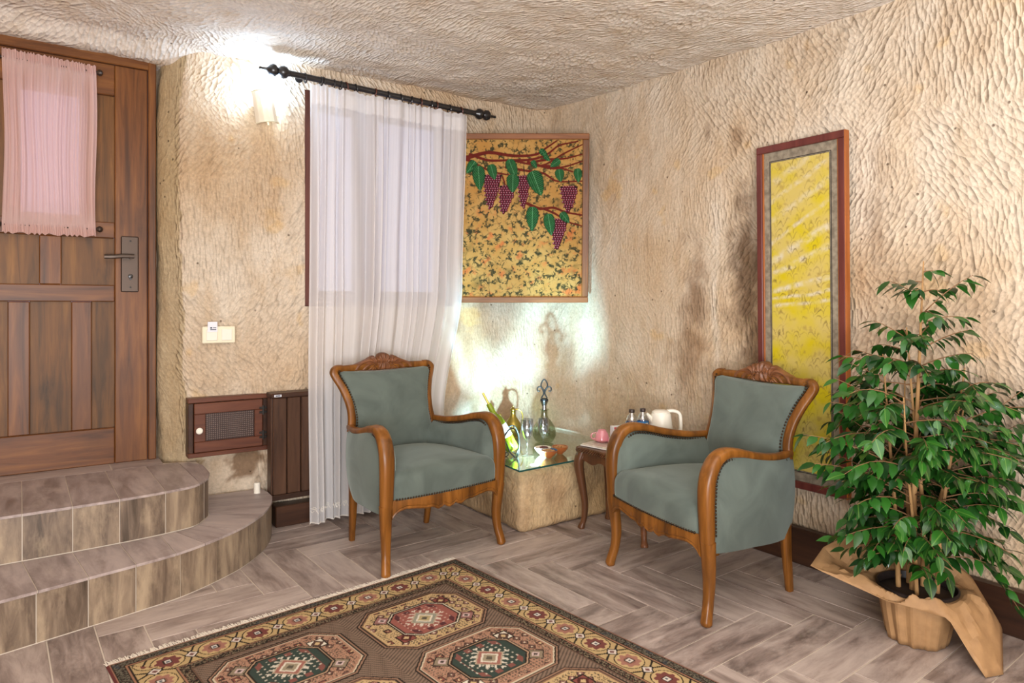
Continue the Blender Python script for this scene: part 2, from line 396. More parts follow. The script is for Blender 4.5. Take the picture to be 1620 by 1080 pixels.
def blot(c, d, col, amt, P, fr=7.0, edge=.35):
    n = fbm(P*fr+3.7, 4)*.7
    m = (np.clip((1-d+n-edge*.3)/edge, 0, 1)*amt)[..., None]; return c*(1-m)+np.array(col)*m
def rock_sheet(name, plan, zs, skip=None, extra=None, normal_sign=1, amp=1.0, flatfn=None):
    N = len(plan); T = np.gradient(plan, axis=0); T /= np.linalg.norm(T, axis=1)[:, None]
    nrm = np.stack([T[:, 1], -T[:, 0]], -1)*normal_sign
    u = np.concatenate([[0], np.cumsum(np.linalg.norm(np.diff(plan, axis=0), axis=1))])
    P = np.zeros((N, len(zs), 3)); P[..., 0] = plan[:, 0, None]; P[..., 1] = plan[:, 1, None]; P[..., 2] = zs[None]
    d = (fbm(P*.9+5, 2)*.035+fbm(P*4.0, 3)*.016+fbm(P*15.0+2, 2)*.005)*amp
    d = np.minimum(d, .006) - .004
    P[..., 0] += nrm[:, 0, None]*d; P[..., 1] += nrm[:, 1, None]*d
    col = rock_colours(P)
    if extra is not None: col = extra(P, col)
    I, J = np.meshgrid(np.arange(N-1), np.arange(len(zs)-1), indexing='ij'); nz = len(zs)
    q = np.stack([I*nz+J, (I+1)*nz+J, (I+1)*nz+J+1, I*nz+J+1], -1)
    if skip is not None:
        cx = (plan[:-1, 0]+plan[1:, 0])/2; cy = (plan[:-1, 1]+plan[1:, 1])/2; cz = (zs[:-1]+zs[1:])/2
        keep = ~skip(cx[:, None]+0*cz[None], cy[:, None]+0*cz[None], cz[None]+0*cx[:, None]); q = q[keep]
    q = q.reshape(-1, 4)
    if normal_sign < 0: q = q[:, ::-1]
    me = bpy.data.meshes.new(name); me.from_pydata(P.reshape(-1, 3).tolist(), [], q.tolist()); me.update()
    me.polygons.foreach_set('use_smooth', [True]*len(me.polygons)); me.materials.append(ROCK)
    set_col(me, col.reshape(-1, 3)); uv = np.stack([np.repeat(u[:, None], nz, 1), P[..., 2]], -1).reshape(-1, 2); set_uv(me, uv)
    fl = np.ones(P.shape[:2]) if flatfn is None else flatfn(P); set_flat(me, fl.ravel())
    o = put(name, me); o['kind'] = 'structure'; return o, P

WIN = (1.225, 2.19, 1.195, 2.42)          # window hole x0 x1 z0 z1
zs = np.unique(np.round(np.concatenate([np.arange(-.02, 2.66, .0125), [WIN[2], WIN[3]]]), 4))
back_plan = np.vstack([dense([(-2.4, 3.9), (-.60, 3.9)], .06, 0), dense([(-.59, 3.9), (-.46, 4.02), (-.44, 4.13)], .0125, .06), dense([(-.43, 4.135), (.505, 4.135)], .05, 0),
    dense([(.513, 4.13), (.522, 4.03), (.625, 3.905), (.80, 3.90), (.97, 3.89), (1.12, 3.81), (1.225, 3.80), (2.3, 3.785), (2.80, 3.765), (2.90, 3.735), (3.02, 3.70)], .0125, .07)])
corner = back_plan[-1]
def back_skip(x, y, z):
    return ((x > WIN[0]) & (x < WIN[1]) & (z > WIN[2]) & (z < WIN[3])) | ((x > -.40) & (x < .49) & (y > 4.1) & (z < 2.55))
def back_extra(P, c):
    x, z = P[..., 0], P[..., 2]
    def e(px, py, rx, rz, col, amt, fr=9, edge=.35):
        nonlocal c
        q = on_back(px, py); d = np.hypot((x-q[0])/rx, (z-q[1])/rz); c = blot(c, d, col, amt, P, fr, edge)
    e(442, 290, .08, .06, OCHRE, .42, 22, .9); e(432, 345, .09, .12, OCHRE, .32, 20, .9); e(455, 430, .10, .20, OCHRE*.9, .25, 16, .9)
    e(395, 740, .12, .12, BROWN*.72, .95, 14); e(740, 505, .10, .10, OCHRE, .45, 14)
    e(800, 640, .35, .22, TAN*.92, .8, 8); e(700, 560, .20, .35, TAN, .6)
    j = ((P[..., 1] > 3.93) & (x > .3))[..., None]; c = np.where(j, c*.3+np.array(C('a58f68')[:3])*.7, c)
    return c
def back_flat(P):
    x, y, z = P[..., 0], P[..., 1], P[..., 2]
    f = np.ones(x.shape); f = np.where(y > 3.95, .25, f); f = np.where((z < .42) & (x < 1.0), .08, f)
    f = np.where((x > 2.1) & (z < 1.25), .3, f); return f
wall_back, PB = rock_sheet('wall_back', back_plan, zs, back_skip, back_extra, 1, 1.0, back_flat)
tag(wall_back, 'rough chiselled cream tuff wall with the door and curtained window')
right_plan = np.vstack([dense([(2.875, 3.84), (2.925, 3.68), (2.945, 3.5), (2.95, 3.3), (2.95, .2)], .0135, .06), dense([(2.95, .18), (2.95, -2.3)], .06, 0)])
def right_extra(P, c):
    y, z = P[..., 1], P[..., 2]
    def e(px, py, ry, rz, col, amt, fr=8, edge=.35):
        nonlocal c
        q = on_right(px, py); d = np.hypot((y-q[0])/ry, (z-q[1])/rz); c = blot(c, d, col, amt, P, fr, edge)
    e(1182, 430, .17, .58, UMBER*1.15, .92, 7, .6); e(1190, 560, .13, .32, UMBER, .8, 9, .6); e(1098, 470, .16, .45, BROWN*.85, .85, 7, .7); e(1085, 570, .20, .28, BROWN*.9, .7, 8, .7)
    e(1120, 212, .05, .07, BROWN*.8, .75, 16, .7); e(1165, 215, .07, .10, BROWN*.9, .6, 14, .7); e(1000, 600, .4, .25, TAN*.9, .7, 6, .8)
    e(1385, 330, .08, .5, BROWN*.85, .55, 8, .9); e(1250, 600, .3, .5, BROWN, .45, 6, .9); e(1500, 470, .35, .30, TAN*.8, .6, 6, .9)  # first blot paints the tall picture's side shadow into the rock colour
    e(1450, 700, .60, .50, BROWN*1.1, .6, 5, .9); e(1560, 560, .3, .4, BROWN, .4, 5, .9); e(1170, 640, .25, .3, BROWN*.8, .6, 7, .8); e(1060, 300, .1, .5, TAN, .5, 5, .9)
    # pale run of lime water
    q = on_right(1131, 420); d = np.abs(y-q[0]+.012*np.sin(z*9))/.028; m = (np.clip(1.2-d, 0, 1)*((z > .75) & (z < 1.75)))[..., None]*.8
    c = c*(1-m)+CREAM*m; return c
def right_flat(P):
    y, z = P[..., 1], P[..., 2]
    return .25+.75*smooth01((2.75-y)/.9+np.clip((z-1.9)*.6, 0, .4))
wall_right, PR = rock_sheet('wall_right', right_plan, zs, None, right_extra, 1, .9, right_flat)
tag(wall_right, 'long tan tuff wall with chisel marks and brown stains beside the tall picture')
def plain_sheet(name, plan):
    o, _ = rock_sheet(name, dense(plan, .06, 0), np.arange(-.02, 2.66, .06)); return o
plain_sheet('wall_front', [(2.95, -2.3), (-2.4, -2.3)]); plain_sheet('wall_left', [(-2.4, -2.3), (-2.4, 3.9)])

def ceil_z(x, y):
    z = 2.475+.085*smooth01((y-1.5)/2.0)+.02*smooth01((1.0-x)/1.2)
    z = z-.075*smooth01((y-3.86)/.16)*smooth01((.75-x)/.12)
    return z
xs = np.unique(np.concatenate([np.arange(-2.5, -.6, .06), np.arange(-.6, 3.05, .0175)])); ys = np.unique(np.concatenate([np.arange(-2.4, .4, .06), np.arange(.4, 4.25, .0175)]))
Xc, Yc = np.meshgrid(xs, ys, indexing='ij'); Pc = np.stack([Xc, Yc, ceil_z(Xc, Yc)], -1)
Pc[..., 2] += fbm(Pc*1.1+40, 2)*.03+fbm(Pc*4+3, 3)*.014+fbm(Pc*15+8, 2)*.005
mb = MB(); mb.grid(Pc, flip=True); me = mb.mesh('ceiling', ROCK, 180); cc = rock_colours(Pc); cc = cc*.35+np.array(C('e4dad0')[:3])*.65
cc = blot(cc, np.abs(Yc-3.80)/.10+np.where(Xc < 1.2, 5, 0), TAN*.9, .6, Pc, 6)
set_col(me, cc.reshape(-1, 3)); set_uv(me, Pc[..., :2].reshape(-1, 2)); set_flat(me, np.full(len(me.vertices), .8))
put('ceiling', me)['kind'] = 'structure'

# ------------------------------------------------------------------ floor with herringbone plank tiles
fb = MB(); fb.box((-2.4, -2.3, -.06), (3.0, 4.14, -.003)); floor = fb.build('floor', GROUT, None, 0); floor['kind'] = 'structure'; tag(floor, 'grey brown wood-look plank tiles laid in herringbone')
TW, TL, GAP, TROT = .1485, .594, .0052, math.radians(2.6)
tc, ts = math.cos(TROT), math.sin(TROT); anchor = np.array([1.852, 1.901])
tile_mb = MB(); tile_mb.box((-TW/2+GAP/2, -TL/2+GAP/2, -.008), (TW/2-GAP/2, TL/2-GAP/2, 0), .0012); tile_me = tile_mb.mesh('tile', TILE, 0)
def clip(poly, fn):
    out = []
    for i in range(len(poly)):
        a, b = poly[i], poly[(i+1) % len(poly)]; da, db = fn(a), fn(b)
        if da <= 0: out.append(a)
        if (da < 0) != (db < 0) and abs(da-db) > 1e-9: t = da/(da-db); out.append(tuple(np.array(a)+t*(np.array(b)-np.array(a))))
    return out
STEP_L = [(-.9, 2.715), (-.11, 2.905), (.15, 2.967), (.31, 3.006), (.476, 3.055), (.637, 3.145), (.783, 3.262), (.925, 3.448), (1.008, 3.666), (1.0, 3.86)]
STEP_U = [(-.9, 3.29), (-.125, 3.29), (.28, 3.303), (.50, 3.335), (.597, 3.378), (.672, 3.515), (.685, 3.70), (.68, 3.88)]
def inside(poly, p):
    r = False; n = len(poly)
    for i in range(n):
        a, b = poly[i], poly[(i+1) % n]
        if (a[1] > p[1]) != (b[1] > p[1]) and p[0] < (b[0]-a[0])*(p[1]-a[1])/(b[1]-a[1])+a[0]: r = not r
    return r
step_poly = STEP_L+[(-.9, 3.86)]
rest = MB()
for cx in range(-30, 14):
    for cy in range(-30, 18):
        s = (cx+cy+4) % 8
        if s == 4: ctr = np.array([(cx+.5)*TW, cy*TW+TL/2]); rot = 0
        elif s == 0: ctr = np.array([cx*TW+TL/2, (cy+.5)*TW]); rot = math.pi/2
        else: continue
        w = anchor+np.array([ctr[0]*tc-ctr[1]*ts, ctr[0]*ts+ctr[1]*tc]); a = rot+TROT
        hx, hy = TW/2-GAP/2, TL/2-GAP/2
        cor = [(w[0]+math.cos(a)*x-math.sin(a)*y, w[1]+math.sin(a)*x+math.cos(a)*y) for x, y in ((-hx, -hy), (hx, -hy), (hx, hy), (-hx, hy))]
        if max(c[0] for c in cor) < -2.3 or min(c[0] for c in cor) > 2.92 or min(c[1] for c in cor) > 3.78 or max(c[1] for c in cor) < -2.2: continue
        if all(inside(step_poly, c) for c in cor): continue
        if all(2.10 < c[0] and c[1] > 2.93 for c in cor): continue
        near = w[0] > -.75 and w[1] > .35
        lim = max(c[0] for c in cor) > 2.925 or max(c[1] for c in cor) > 3.80 or min(c[0] for c in cor) < -2.35 or min(c[1] for c in cor) < -2.25
        if near and not lim:
            put('tile', tile_me, floor, (w[0], w[1], 0), (0, 0, a))
        else:
            poly = cor
            for fn in (lambda p: p[0]-2.925, lambda p: p[1]-3.80, lambda p: -2.35-p[0], lambda p: -2.25-p[1]): poly = clip(poly, fn) if len(poly) > 2 else poly
            if len(poly) < 3: continue
            ar = abs(sum(poly[i][0]*poly[(i+1) % len(poly)][1]-poly[(i+1) % len(poly)][0]*poly[i][1] for i in range(len(poly))))/2
            if ar < .0008: continue
            if near:
                R = [(math.cos(-a)*(x-w[0])-math.sin(-a)*(y-w[1]), math.sin(-a)*(x-w[0])+math.cos(-a)*(y-w[1])) for x, y in poly]
                m1 = MB(); m1.prism(R, -.008, 0); put('tile', m1.mesh('tile', TILE, 0), floor, (w[0], w[1], 0), (0, 0, a))
            else: rest.prism(poly, -.008, 0)
ro = rest.build('tile_field', TILE, floor, 0); ro['kind'] = 'stuff'

# ------------------------------------------------------------------ baseboards
mb = MB(); mb.box((2.888, -2.2, 0), (2.93, 2.62, .166), .004); o = mb.build('baseboard_right', DARKW, None, 30); tag(o, 'dark brown wooden skirting board along the tan wall', kind='structure')
mb = MB(); mb.box((1.045, 3.715, 0), (2.05, 3.80, .112), .004); o = mb.build('baseboard_back', DARKWX, None, 30); tag(o, 'dark wooden skirting under the brown radiator', kind='structure')

# ------------------------------------------------------------------ entry steps
steps = thing('entry_steps', 'two curved steps clad in brown plank tiles below the wooden door', 'steps', (0, 0, 0))
def arc_pts(pl, n=6): return cr(np.array(pl), n)
def off_in(P, d):
    T = np.gradient(P, axis=0); T /= np.linalg.norm(T, axis=1)[:, None]; return P+np.stack([-T[:, 1], T[:, 0]], -1)*d
def cut(P, s0, s1, n=5):
    L = np.concatenate([[0], np.cumsum(np.linalg.norm(np.diff(P, axis=0), axis=1))]); s = np.linspace(s0, s1, n); return np.stack([np.interp(s, L, P[:, k]) for k in (0, 1)], -1)
def arclen(P, q):
    L = np.concatenate([[0], np.cumsum(np.linalg.norm(np.diff(P, axis=0), axis=1))]); return L[np.argmin(np.linalg.norm(P-np.array(q), axis=1))]
def loft(outer_top, inner_top, z0, z1, mb):
    # curved block between two lines in plan
    A = np.asarray(outer_top); B = np.asarray(inner_top); n = len(A); ring = np.vstack([A, B[::-1]]); mb.prism([tuple(p) for p in ring], z0, z1)
def build_step(name, outline, z0, z1, bounds_px, zb, inner_pts, tread_joint):
    P = arc_pts(outline, 8); core = off_in(P, .0035)
    m = MB(); m.prism([tuple(p) for p in core]+[(outline[0][0], 4.06 if z1 > .3 else 3.86)] if z1 < .3 else [tuple(p) for p in core]+[(.50, 3.95), (.49, 4.14), (outline[0][0], 4.14)], z0, z1-.0025)
    core_o = m.build(name, GROUT, steps, 0)
    bs = sorted(arclen(P, floor_at(px, py, zb)) for px, py in bounds_px)
    tot = np.linalg.norm(np.diff(P, axis=0), axis=1).sum(); b0 = bs[0]
    while b0 > .16: b0 -= .163; bs.insert(0, b0)
    bs = [0]+bs+[tot]
    for i in range(len(bs)-1):
        if bs[i+1]-bs[i] < .02: continue
        o = cut(P, bs[i]+.0018, bs[i+1]-.0018, 6); inn = off_in(o, .012)
        c = o.mean(0); m = MB(); loft(o-c, inn-c, -(z1-z0)/2+.005, (z1-z0)/2-.0115, m); put('riser_tile', m.mesh('riser_tile', TILE_RISER, 30), core_o, (c[0], c[1], (z0+z1)/2))
    return P, core_o, bs
PL, core1, bl = build_step('lower_step', STEP_L, 0, .19, [(140, 993), (215, 970), (286, 946), (347, 918), (394, 892), (424, 866)], 0, None, None)
PU, core2, bu = build_step('upper_step', STEP_U, .19, .38, [(45, 888), (122, 872), (190, 858), (257, 843), (310, 829)], .19, None, None)
# lower tread: fan of tiles from the lower edge to the upper riser
tj_out = [(57, 926), (140, 908), (214, 893), (284, 878), (344, 862), (402, 842), (435, 812)]; tj_in = [(46, 891), (123, 878), (192, 864), (259, 850), (281, 845), (322, 830), (336, 812)]
so = [arclen(PL, floor_at(px, py, .19)) for px, py in tj_out]; si = [arclen(PU, floor_at(px, py, .19)) for px, py in tj_in]
while so[0] > .16: so.insert(0, so[0]-.163); si.insert(0, si[0]-.163)
totL = np.linalg.norm(np.diff(PL, axis=0), axis=1).sum(); totU = np.linalg.norm(np.diff(PU, axis=0), axis=1).sum()
so = [0]+so+[totL]; si = [0]+[max(0, s) for s in si]+[totU]
for i in range(len(so)-1):
    o = cut(off_in(PL, -.004), so[i]+.002, so[i+1]-.002, 6); inn = cut(off_in(PU, -.001), si[i]+.002, max(si[i+1]-.002, si[i]+.003), 6); c = (o.mean(0)+inn.mean(0))/2
    m = MB(); ring = np.vstack([o, inn[::-1]])-c; a = math.atan2(*(inn.mean(0)-o.mean(0))[::-1])-math.pi/2; R = np.array([[math.cos(-a), -math.sin(-a)], [math.sin(-a), math.cos(-a)]])
    m.prism([tuple(p) for p in ring @ R.T], -.0105, 0); put('tread_tile', m.mesh('tread_tile', TILE_TREAD, 0), core1, (c[0], c[1], .19), (0, 0, a))
ub = [0]+[b for b in bu[1:-1]]+[totU]
edge = off_in(PU, -.004)
for i in range(len(ub)-1):
    if ub[i+1]-ub[i] < .02: continue
    o = cut(edge, ub[i]+.002, ub[i+1]-.002, 6)
    if o[:, 1].min() > 3.60: continue
    x0, x1 = o[0, 0], min(o[-1, 0], .684)
    if i == len(ub)-2: o = o[o[:, 1] < 3.86]; poly = [tuple(p) for p in o]+[(.64, 3.86), (x0-.012, 3.86)]
    else: poly = [tuple(p) for p in o]+[(x1-.012, 3.90), (x0-.012, 3.90)]
    c = np.mean(poly, 0); m = MB(); m.prism([(p[0]-c[0], p[1]-c[1]) for p in poly], -.0105, 0); put('tread_tile', m.mesh('tread_tile', TILE_TREAD, 0), core2, (c[0], c[1], .38))
for x0 in (-.88, -.29, .30-.001):
    x1 = min(x0+.586, .53); m = MB(); w = (x1-x0)/2; m.box((-.079, -w+.002, -.0105), (.092, w-.002, 0), .001); put('tread_tile', m.mesh('tread_tile', TILE_TREAD, 0), core2, ((x0+x1)/2, 3.983, .38), (0, 0, math.pi/2))

# ------------------------------------------------------------------ door
DX0, DX1, DY = -.37, .472, 4.06
door = structure('door_1', (0, 0, 0)); tag(door, 'panelled pine door with a pink curtain and bronze handle')
zb, zt = .3805, 2.45
def dbox(name, lo, hi, mat, ch=.004, parent=door): m = MB(); m.box(lo, hi, ch); return m.build(name, mat, parent, 30)
dbox('frame_jamb', (DX1+.003, DY-.012, .381), (.512, DY+.07, 2.50), DOORV); dbox('frame_jamb', (DX0-.045, DY-.012, .381), (DX0-.003, DY+.07, 2.50), DOORV); dbox('frame_head', (DX0-.045, DY-.008, zt), (.512, DY+.07, 2.56), DOORH)
dbox('stile', (.322, DY, zb), (DX1, DY+.045, zt-.003), DOORV); dbox('stile', (DX0, DY, zb), (-.228, DY+.045, zt-.003), DOORV)
for nm, z0, z1 in (('top_rail', 2.288, zt-.003), ('rail', 1.548, 1.630), ('rail', 1.220, 1.305), ('bottom_rail', zb, .567)): dbox(nm, (-.2275, DY+.001, z0), (.3215, DY+.044, z1), DOORH)
dbox('mullion', (0, DY+.002, 1.3055), (.091, DY+.043, 1.5475), DOORV)
dbox('mullion', (-.125, DY+.002, .5675), (-.038, DY+.043, 1.2195), DOORV); dbox('mullion', (.133, DY+.002, .5675), (.22, DY+.043, 1.2195), DOORV)
def panel(x0, x1, z0, z1): dbox('panel', (x0-.001, DY+.024, z0-.001), (x1+.001, DY+.040, z1+.001), DOORP, .0015)
for x0, x1 in ((-.2275, 0), (.091, .3215)): panel(x0, x1, 1.305, 1.548)
for x0, x1 in ((-.2275, -.125), (-.038, .133), (.22, .3215)): panel(x0, x1, .567, 1.22)
GX0, GX1, GZ0, GZ1 = -.075, .168, 1.66, 2.26
for lo, hi in (((-.2275, 1.63), (GX0, 2.288)), ((GX1, 1.63), (.3215, 2.288)), ((GX0, 1.63), (GX1, GZ0)), ((GX0, GZ1), (GX1, 2.288))):
    dbox('panel', (lo[0], DY+.024, lo[1]), (hi[0], DY+.040, hi[1]), DOORP, .001)
FROST = glass('door_pane_glass', (.9, .9, .92, 1), .04, .2)
dbox('pane', (GX0-.004, DY+.028, GZ0-.004), (GX1+.004, DY+.034, GZ1+.004), FROST, 0)
hp = dbox('lock_plate', (.348, DY-.010, 1.27), (.430, DY+.001, 1.562), BRONZE, .006)
m = MB(); m.tube([(.392, DY-.009, 1.452), (.392, DY-.055, 1.452)], .011, 10); m.sweep(cr([(.404, DY-.055, 1.455), (.36, DY-.056, 1.455), (.31, DY-.056, 1.45), (.272, DY-.05, 1.449)], 6), .011, .007, (0, 0, 1), 10); m.build('door_handle', BRONZE, hp)
m = MB(); m.lathe([(.0, 0), (.012, 0), (.012, .004), (.008, .006), (0, .006)], (.392, DY-.010, 1.352), 14, True, ((1, 0, 0), (0, 0, -1), (0, 1, 0))); m.box((.387, DY-.0145, 1.333), (.397, DY-.0095, 1.35), .001); m.build('keyhole', BLACKM, hp)
m = MB()
for zz in (1.295, 1.537): m.lathe([(0, 0), (.005, 0), (.005, .002), (0, .0025)], (.392, DY-.0098, zz), 10, True, ((1, 0, 0), (0, 0, -1), (0, 1, 0)))
m.build('screw', IRON, hp)

# pink gathered curtain on two rods
def cloth_sheet(fx, nu, nv): u = np.linspace(0, 1, nu); v = np.linspace(0, 1, nv); U, V = np.meshgrid(u, v, indexing='ij'); return fx(U, V), U, V
dc = thing('door_curtain', 'pink gathered sheer curtain stretched over the door window', 'curtain', (0, 0, 0))
def pinkf(U, V):
    z0, z1 = 1.548, 2.425-.012*U
    tw = .02*np.sin(V*math.pi)
    x = -.146+U*.382+.010*np.sin(V*3.0+U*5)*np.sin(V*math.pi)
    fold = np.sin(U*150+5*np.sin(U*9)+1.2*np.sin(V*2.3+U*13))*.28+np.sin(U*61+V*1.4+4*np.sin(U*5.5))*.8+np.sin(U*23+V+2*np.sin(U*7))*1.1
    pin = np.minimum(np.abs(V-.955), np.abs(V-.045)); amp = .0016+.0055*smooth01(pin/.12)
    ruff = np.where((V > .955) | (V < .045), .005*np.sin(U*190+V*30+2*np.sin(U*40)), 0)
    y = DY-.040+fold*amp+ruff
    z = z0+V*(z1-z0)+np.where(V > .955, .004*np.sin(U*150+3*np.sin(U*23))*(V-.955)/.045, 0)+np.where(V < .045, .005*np.sin(U*75+3*np.sin(U*17))*(.045-V)/.045, 0)
    return np.stack([x, y, z], -1)
Pq, U, V = cloth_sheet(pinkf, 260, 70); mb = MB(); mb.grid(Pq); me = mb.mesh('fabric', PINK, 180); set_uv(me, np.stack([U.ravel(), V.ravel()], -1)); put('fabric', me, dc)
for zz in (2.385, 1.588):
    m = MB(); m.tube([(-.16, DY-.030, zz), (.25, DY-.030, zz)], .0055, 8); r = m.build('curtain_rod', BRONZE, dc)
    for xx in (-.163, .252):
        m = MB(); m.lathe([(0, -.016), (.009, -.013), (.015, -.004), (.016, .002), (.012, .010), (.006, .014), (0, .015)], (xx, DY-.030, zz), 14, True, ((0, 0, 1), (0, 1, 0), (-1, 0, 0))); m.tube([(xx, DY-.03, zz), (xx, DY+.001, zz)], .005, 8); m.build('finial', BRONZE, r)

# ------------------------------------------------------------------ window behind the sheer curtain
win = structure('window_1'); tag(win, 'dark framed casement window glowing lavender behind the sheer curtain')
def wbox(name, lo, hi, mat, ch=.003, parent=win): m = MB(); m.box(lo, hi, ch); return m.build(name, mat, parent, 30)
x0, x1, z0, z1 = WIN; WY = 3.835
wbox('frame_side', (x0-.03, WY-.012, z0-.03), (x0+.055, WY+.075, z1+.03), WINW); wbox('frame_side', (x1-.055, WY-.012, z0-.03), (x1+.03, WY+.075, z1+.03), WINW)
wbox('frame_head', (x0+.055, WY-.012, z1-.05), (x1-.055, WY+.075, z1+.03), WINW); wbox('window_sill', (x0+.055, WY-.03, z0-.03), (x1-.055, WY+.075, z0+.045), WINW)
xm = (x0+x1)/2-.09
wbox('mullion', (xm-.04, WY, z0+.045), (xm+.04, WY+.07, z1-.05), WINW)
for a, b in ((x0+.055, xm-.04), (xm+.04, x1-.055)):
    for lo, hi in (((a, z0+.046), (a+.04, z1-.051)), ((b-.04, z0+.046), (b, z1-.051)), ((a+.04, z0+.046), (b-.04, z0+.09)), ((a+.04, z1-.095), (b-.04, z1-.051))):
        wbox('sash', (lo[0], WY+.012, lo[1]), (hi[0], WY+.055, hi[1]), WINW)
    wbox('pane', (a+.036, WY+.03, z0+.086), (b-.036, WY+.036, z1-.091), GLASS, 0)

# ------------------------------------------------------------------ long sheer curtain and its rod
RY, RZ0, RZ1 = 3.69, 2.455, 2.432
rod = thing('curtain_rod', 'black metal curtain rod with ball finials and rings under the ceiling', 'curtain rod')
rx0, rx1 = 1.115, 2.285
def rod_pt(x): return (x, RY, RZ0+(RZ1-RZ0)*(x-rx0)/(rx1-rx0))
m = MB(); m.tube([rod_pt(rx0), rod_pt((rx0+rx1)/2), rod_pt(rx1)], .0165, 16); m.build('pole', BLACKM, rod)
fin = [(0, 0), (.017, .002), (.02, .012), (.031, .022), (.035, .038), (.030, .054), (.019, .066), (.022, .071), (.032, .080), (.034, .095), (.027, .110), (.014, .119), (.009, .126), (.0075, .15), (.009, .162), (0, .166)]
for xx, sg in ((rx1, 1), (rx0, -1)):
    m = MB(); m.lathe(fin, rod_pt(xx), 20, True, ((0, 0, sg), (0, 1, 0), (-sg, 0, 0))); m.build('finial', BLACKM, rod)
random.seed(3)
ring_px = [483, 508, 512, 528, 539, 548, 563, 593, 614, 634, 650, 665, 682, 690, 711, 729]
for k, px in enumerate(ring_px):
    xx = on_back(px, 140, RY)[0]; c = rod_pt(xx); a = np.linspace(0, 2*math.pi, 18, endpoint=False); tl = random.uniform(-.25, .25)
    ring = np.stack([c[0]+tl*.022*np.sin(a), c[1]+.0245*np.cos(a), c[2]-.007+.0245*np.sin(a)], -1); b = np.linspace(0, 2*math.pi, 6, endpoint=False)
    P = ring[:, None]+.0038*(np.cos(b)[None, :, None]*np.stack([0*a, np.cos(a), np.sin(a)], -1)[:, None]+np.sin(b)[None, :, None]*np.array([1.0, 0, 0]))
    m = MB(); m.grid(P, True, True); m.box((c[0]-.002, c[1]-.002, c[2]-.036), (c[0]+.002, c[1]+.002, c[2]-.024), 0); m.build('ring', BROWNM if k in (5, 7, 11, 13, 15) else BLACKM, rod)
for xx in (1.19, 2.235):
    c = rod_pt(xx); m = MB(); m.tube([(xx, RY, c[2]+.012), (xx, RY+.05, c[2]+.012), (xx, 3.80, c[2]+.012)], .007, 8); m.lathe([(0, 0), (.022, 0), (.022, .006), (0, .008)], (xx, 3.785, c[2]+.012), 16, True, ((1, 0, 0), (0, 0, -1), (0, 1, 0))); m.build('bracket', BLACKM, rod)
cur = thing('sheer_curtain', 'long white sheer curtain with embroidered hem hanging to the floor', 'curtain')
def sheerf(U, V):           # V 0 top, 1 bottom
    xl = 1.205-.012*V+.02*V**6*0; xr = 2.215-.03*smooth01(V/.5)-.13*smooth01((V-.45)/.33)-.02*V
    g = U+.012*np.sin(U*21+1)+.008*np.sin(U*47)
    x = xl+(xr-xl)*g+.006*np.sin(V*5+U*17)
    ph = U*2*math.pi*17+2.2*np.sin(U*11)+1.3*np.sin(U*29+.7)
    amp = (.010+.016*smooth01(V*3))*(.65+.55*np.sin(U*7.3+2)**2)
    y = 3.655+amp*np.sin(ph+.25*np.sin(V*4+U*9))+.010*np.sin(ph*.43+V*.8)-.045*smooth01((V-.55)/.45)*np.exp(-(U/.12)**2)-.02*V
    topz = np.array([0.0])
    z0 = RZ0+(RZ1-RZ0)*(x-rx0)/(rx1-rx0)-.034-.008*np.sin(U*2*math.pi*15)**2
    z = z0*(1-V)+V*(.016+.010*np.abs(np.sin(U*2*math.pi*9)))
    return np.stack([x, y, z], -1)
Pq, U, V = cloth_sheet(sheerf, 420, 90); mb = MB(); mb.grid(Pq); me = mb.mesh('fabric', SHEER, 180); set_uv(me, np.stack([U.ravel(), V.ravel()], -1)); put('fabric', me, cur)
# hem band and embroidered scrolls
m = MB(); hb = Pq[:, 1:5]; m.grid(hb+np.array([0, -.0012, 0])); me = m.mesh('header_tape', SHEER, 180); set_uv(me, np.stack([U[:, 1:5].ravel(), V[:, 1:5].ravel()], -1)); put('header_tape', me, cur)
emb = MB(); NU = Pq.shape[0]
def on_cloth(u, v):
    i = min(max(u, 0), .999)*(NU-1); j = min(max(v, 0), .999)*(Pq.shape[1]-1); i0, j0 = int(i), int(j); fi, fj = i-i0, j-j0
    p = (Pq[i0, j0]*(1-fi)+Pq[i0+1, j0]*fi)*(1-fj)+(Pq[i0, j0+1]*(1-fi)+Pq[i0+1, j0+1]*fi)*fj; return p+np.array([0, -.004, 0])
for k in range(34):
    u0 = (k+.5)/34; sg = 1 if k % 2 else -1
    t = np.linspace(0, 2.1*math.pi, 14); rr = .008*(1-t/(2.6*math.pi))
    emb.tube([on_cloth(u0+sg*(r_*math.cos(a))/1.0*1.1, .965+r_*math.sin(a)/2.3) for r_, a in zip(rr, t)], .0016, 5)
    emb.tube([on_cloth(u0+sg*.008+q, .972+.004*math.sin(q*400)) for q in np.linspace(0, .02, 6)], .0014, 5)
emb.tube([on_cloth(q, .998) for q in np.linspace(0, .999, 420)], .0018, 5)
o = emb.build('embroidered_hem', LACE, cur); o['kind'] = 'stuff'

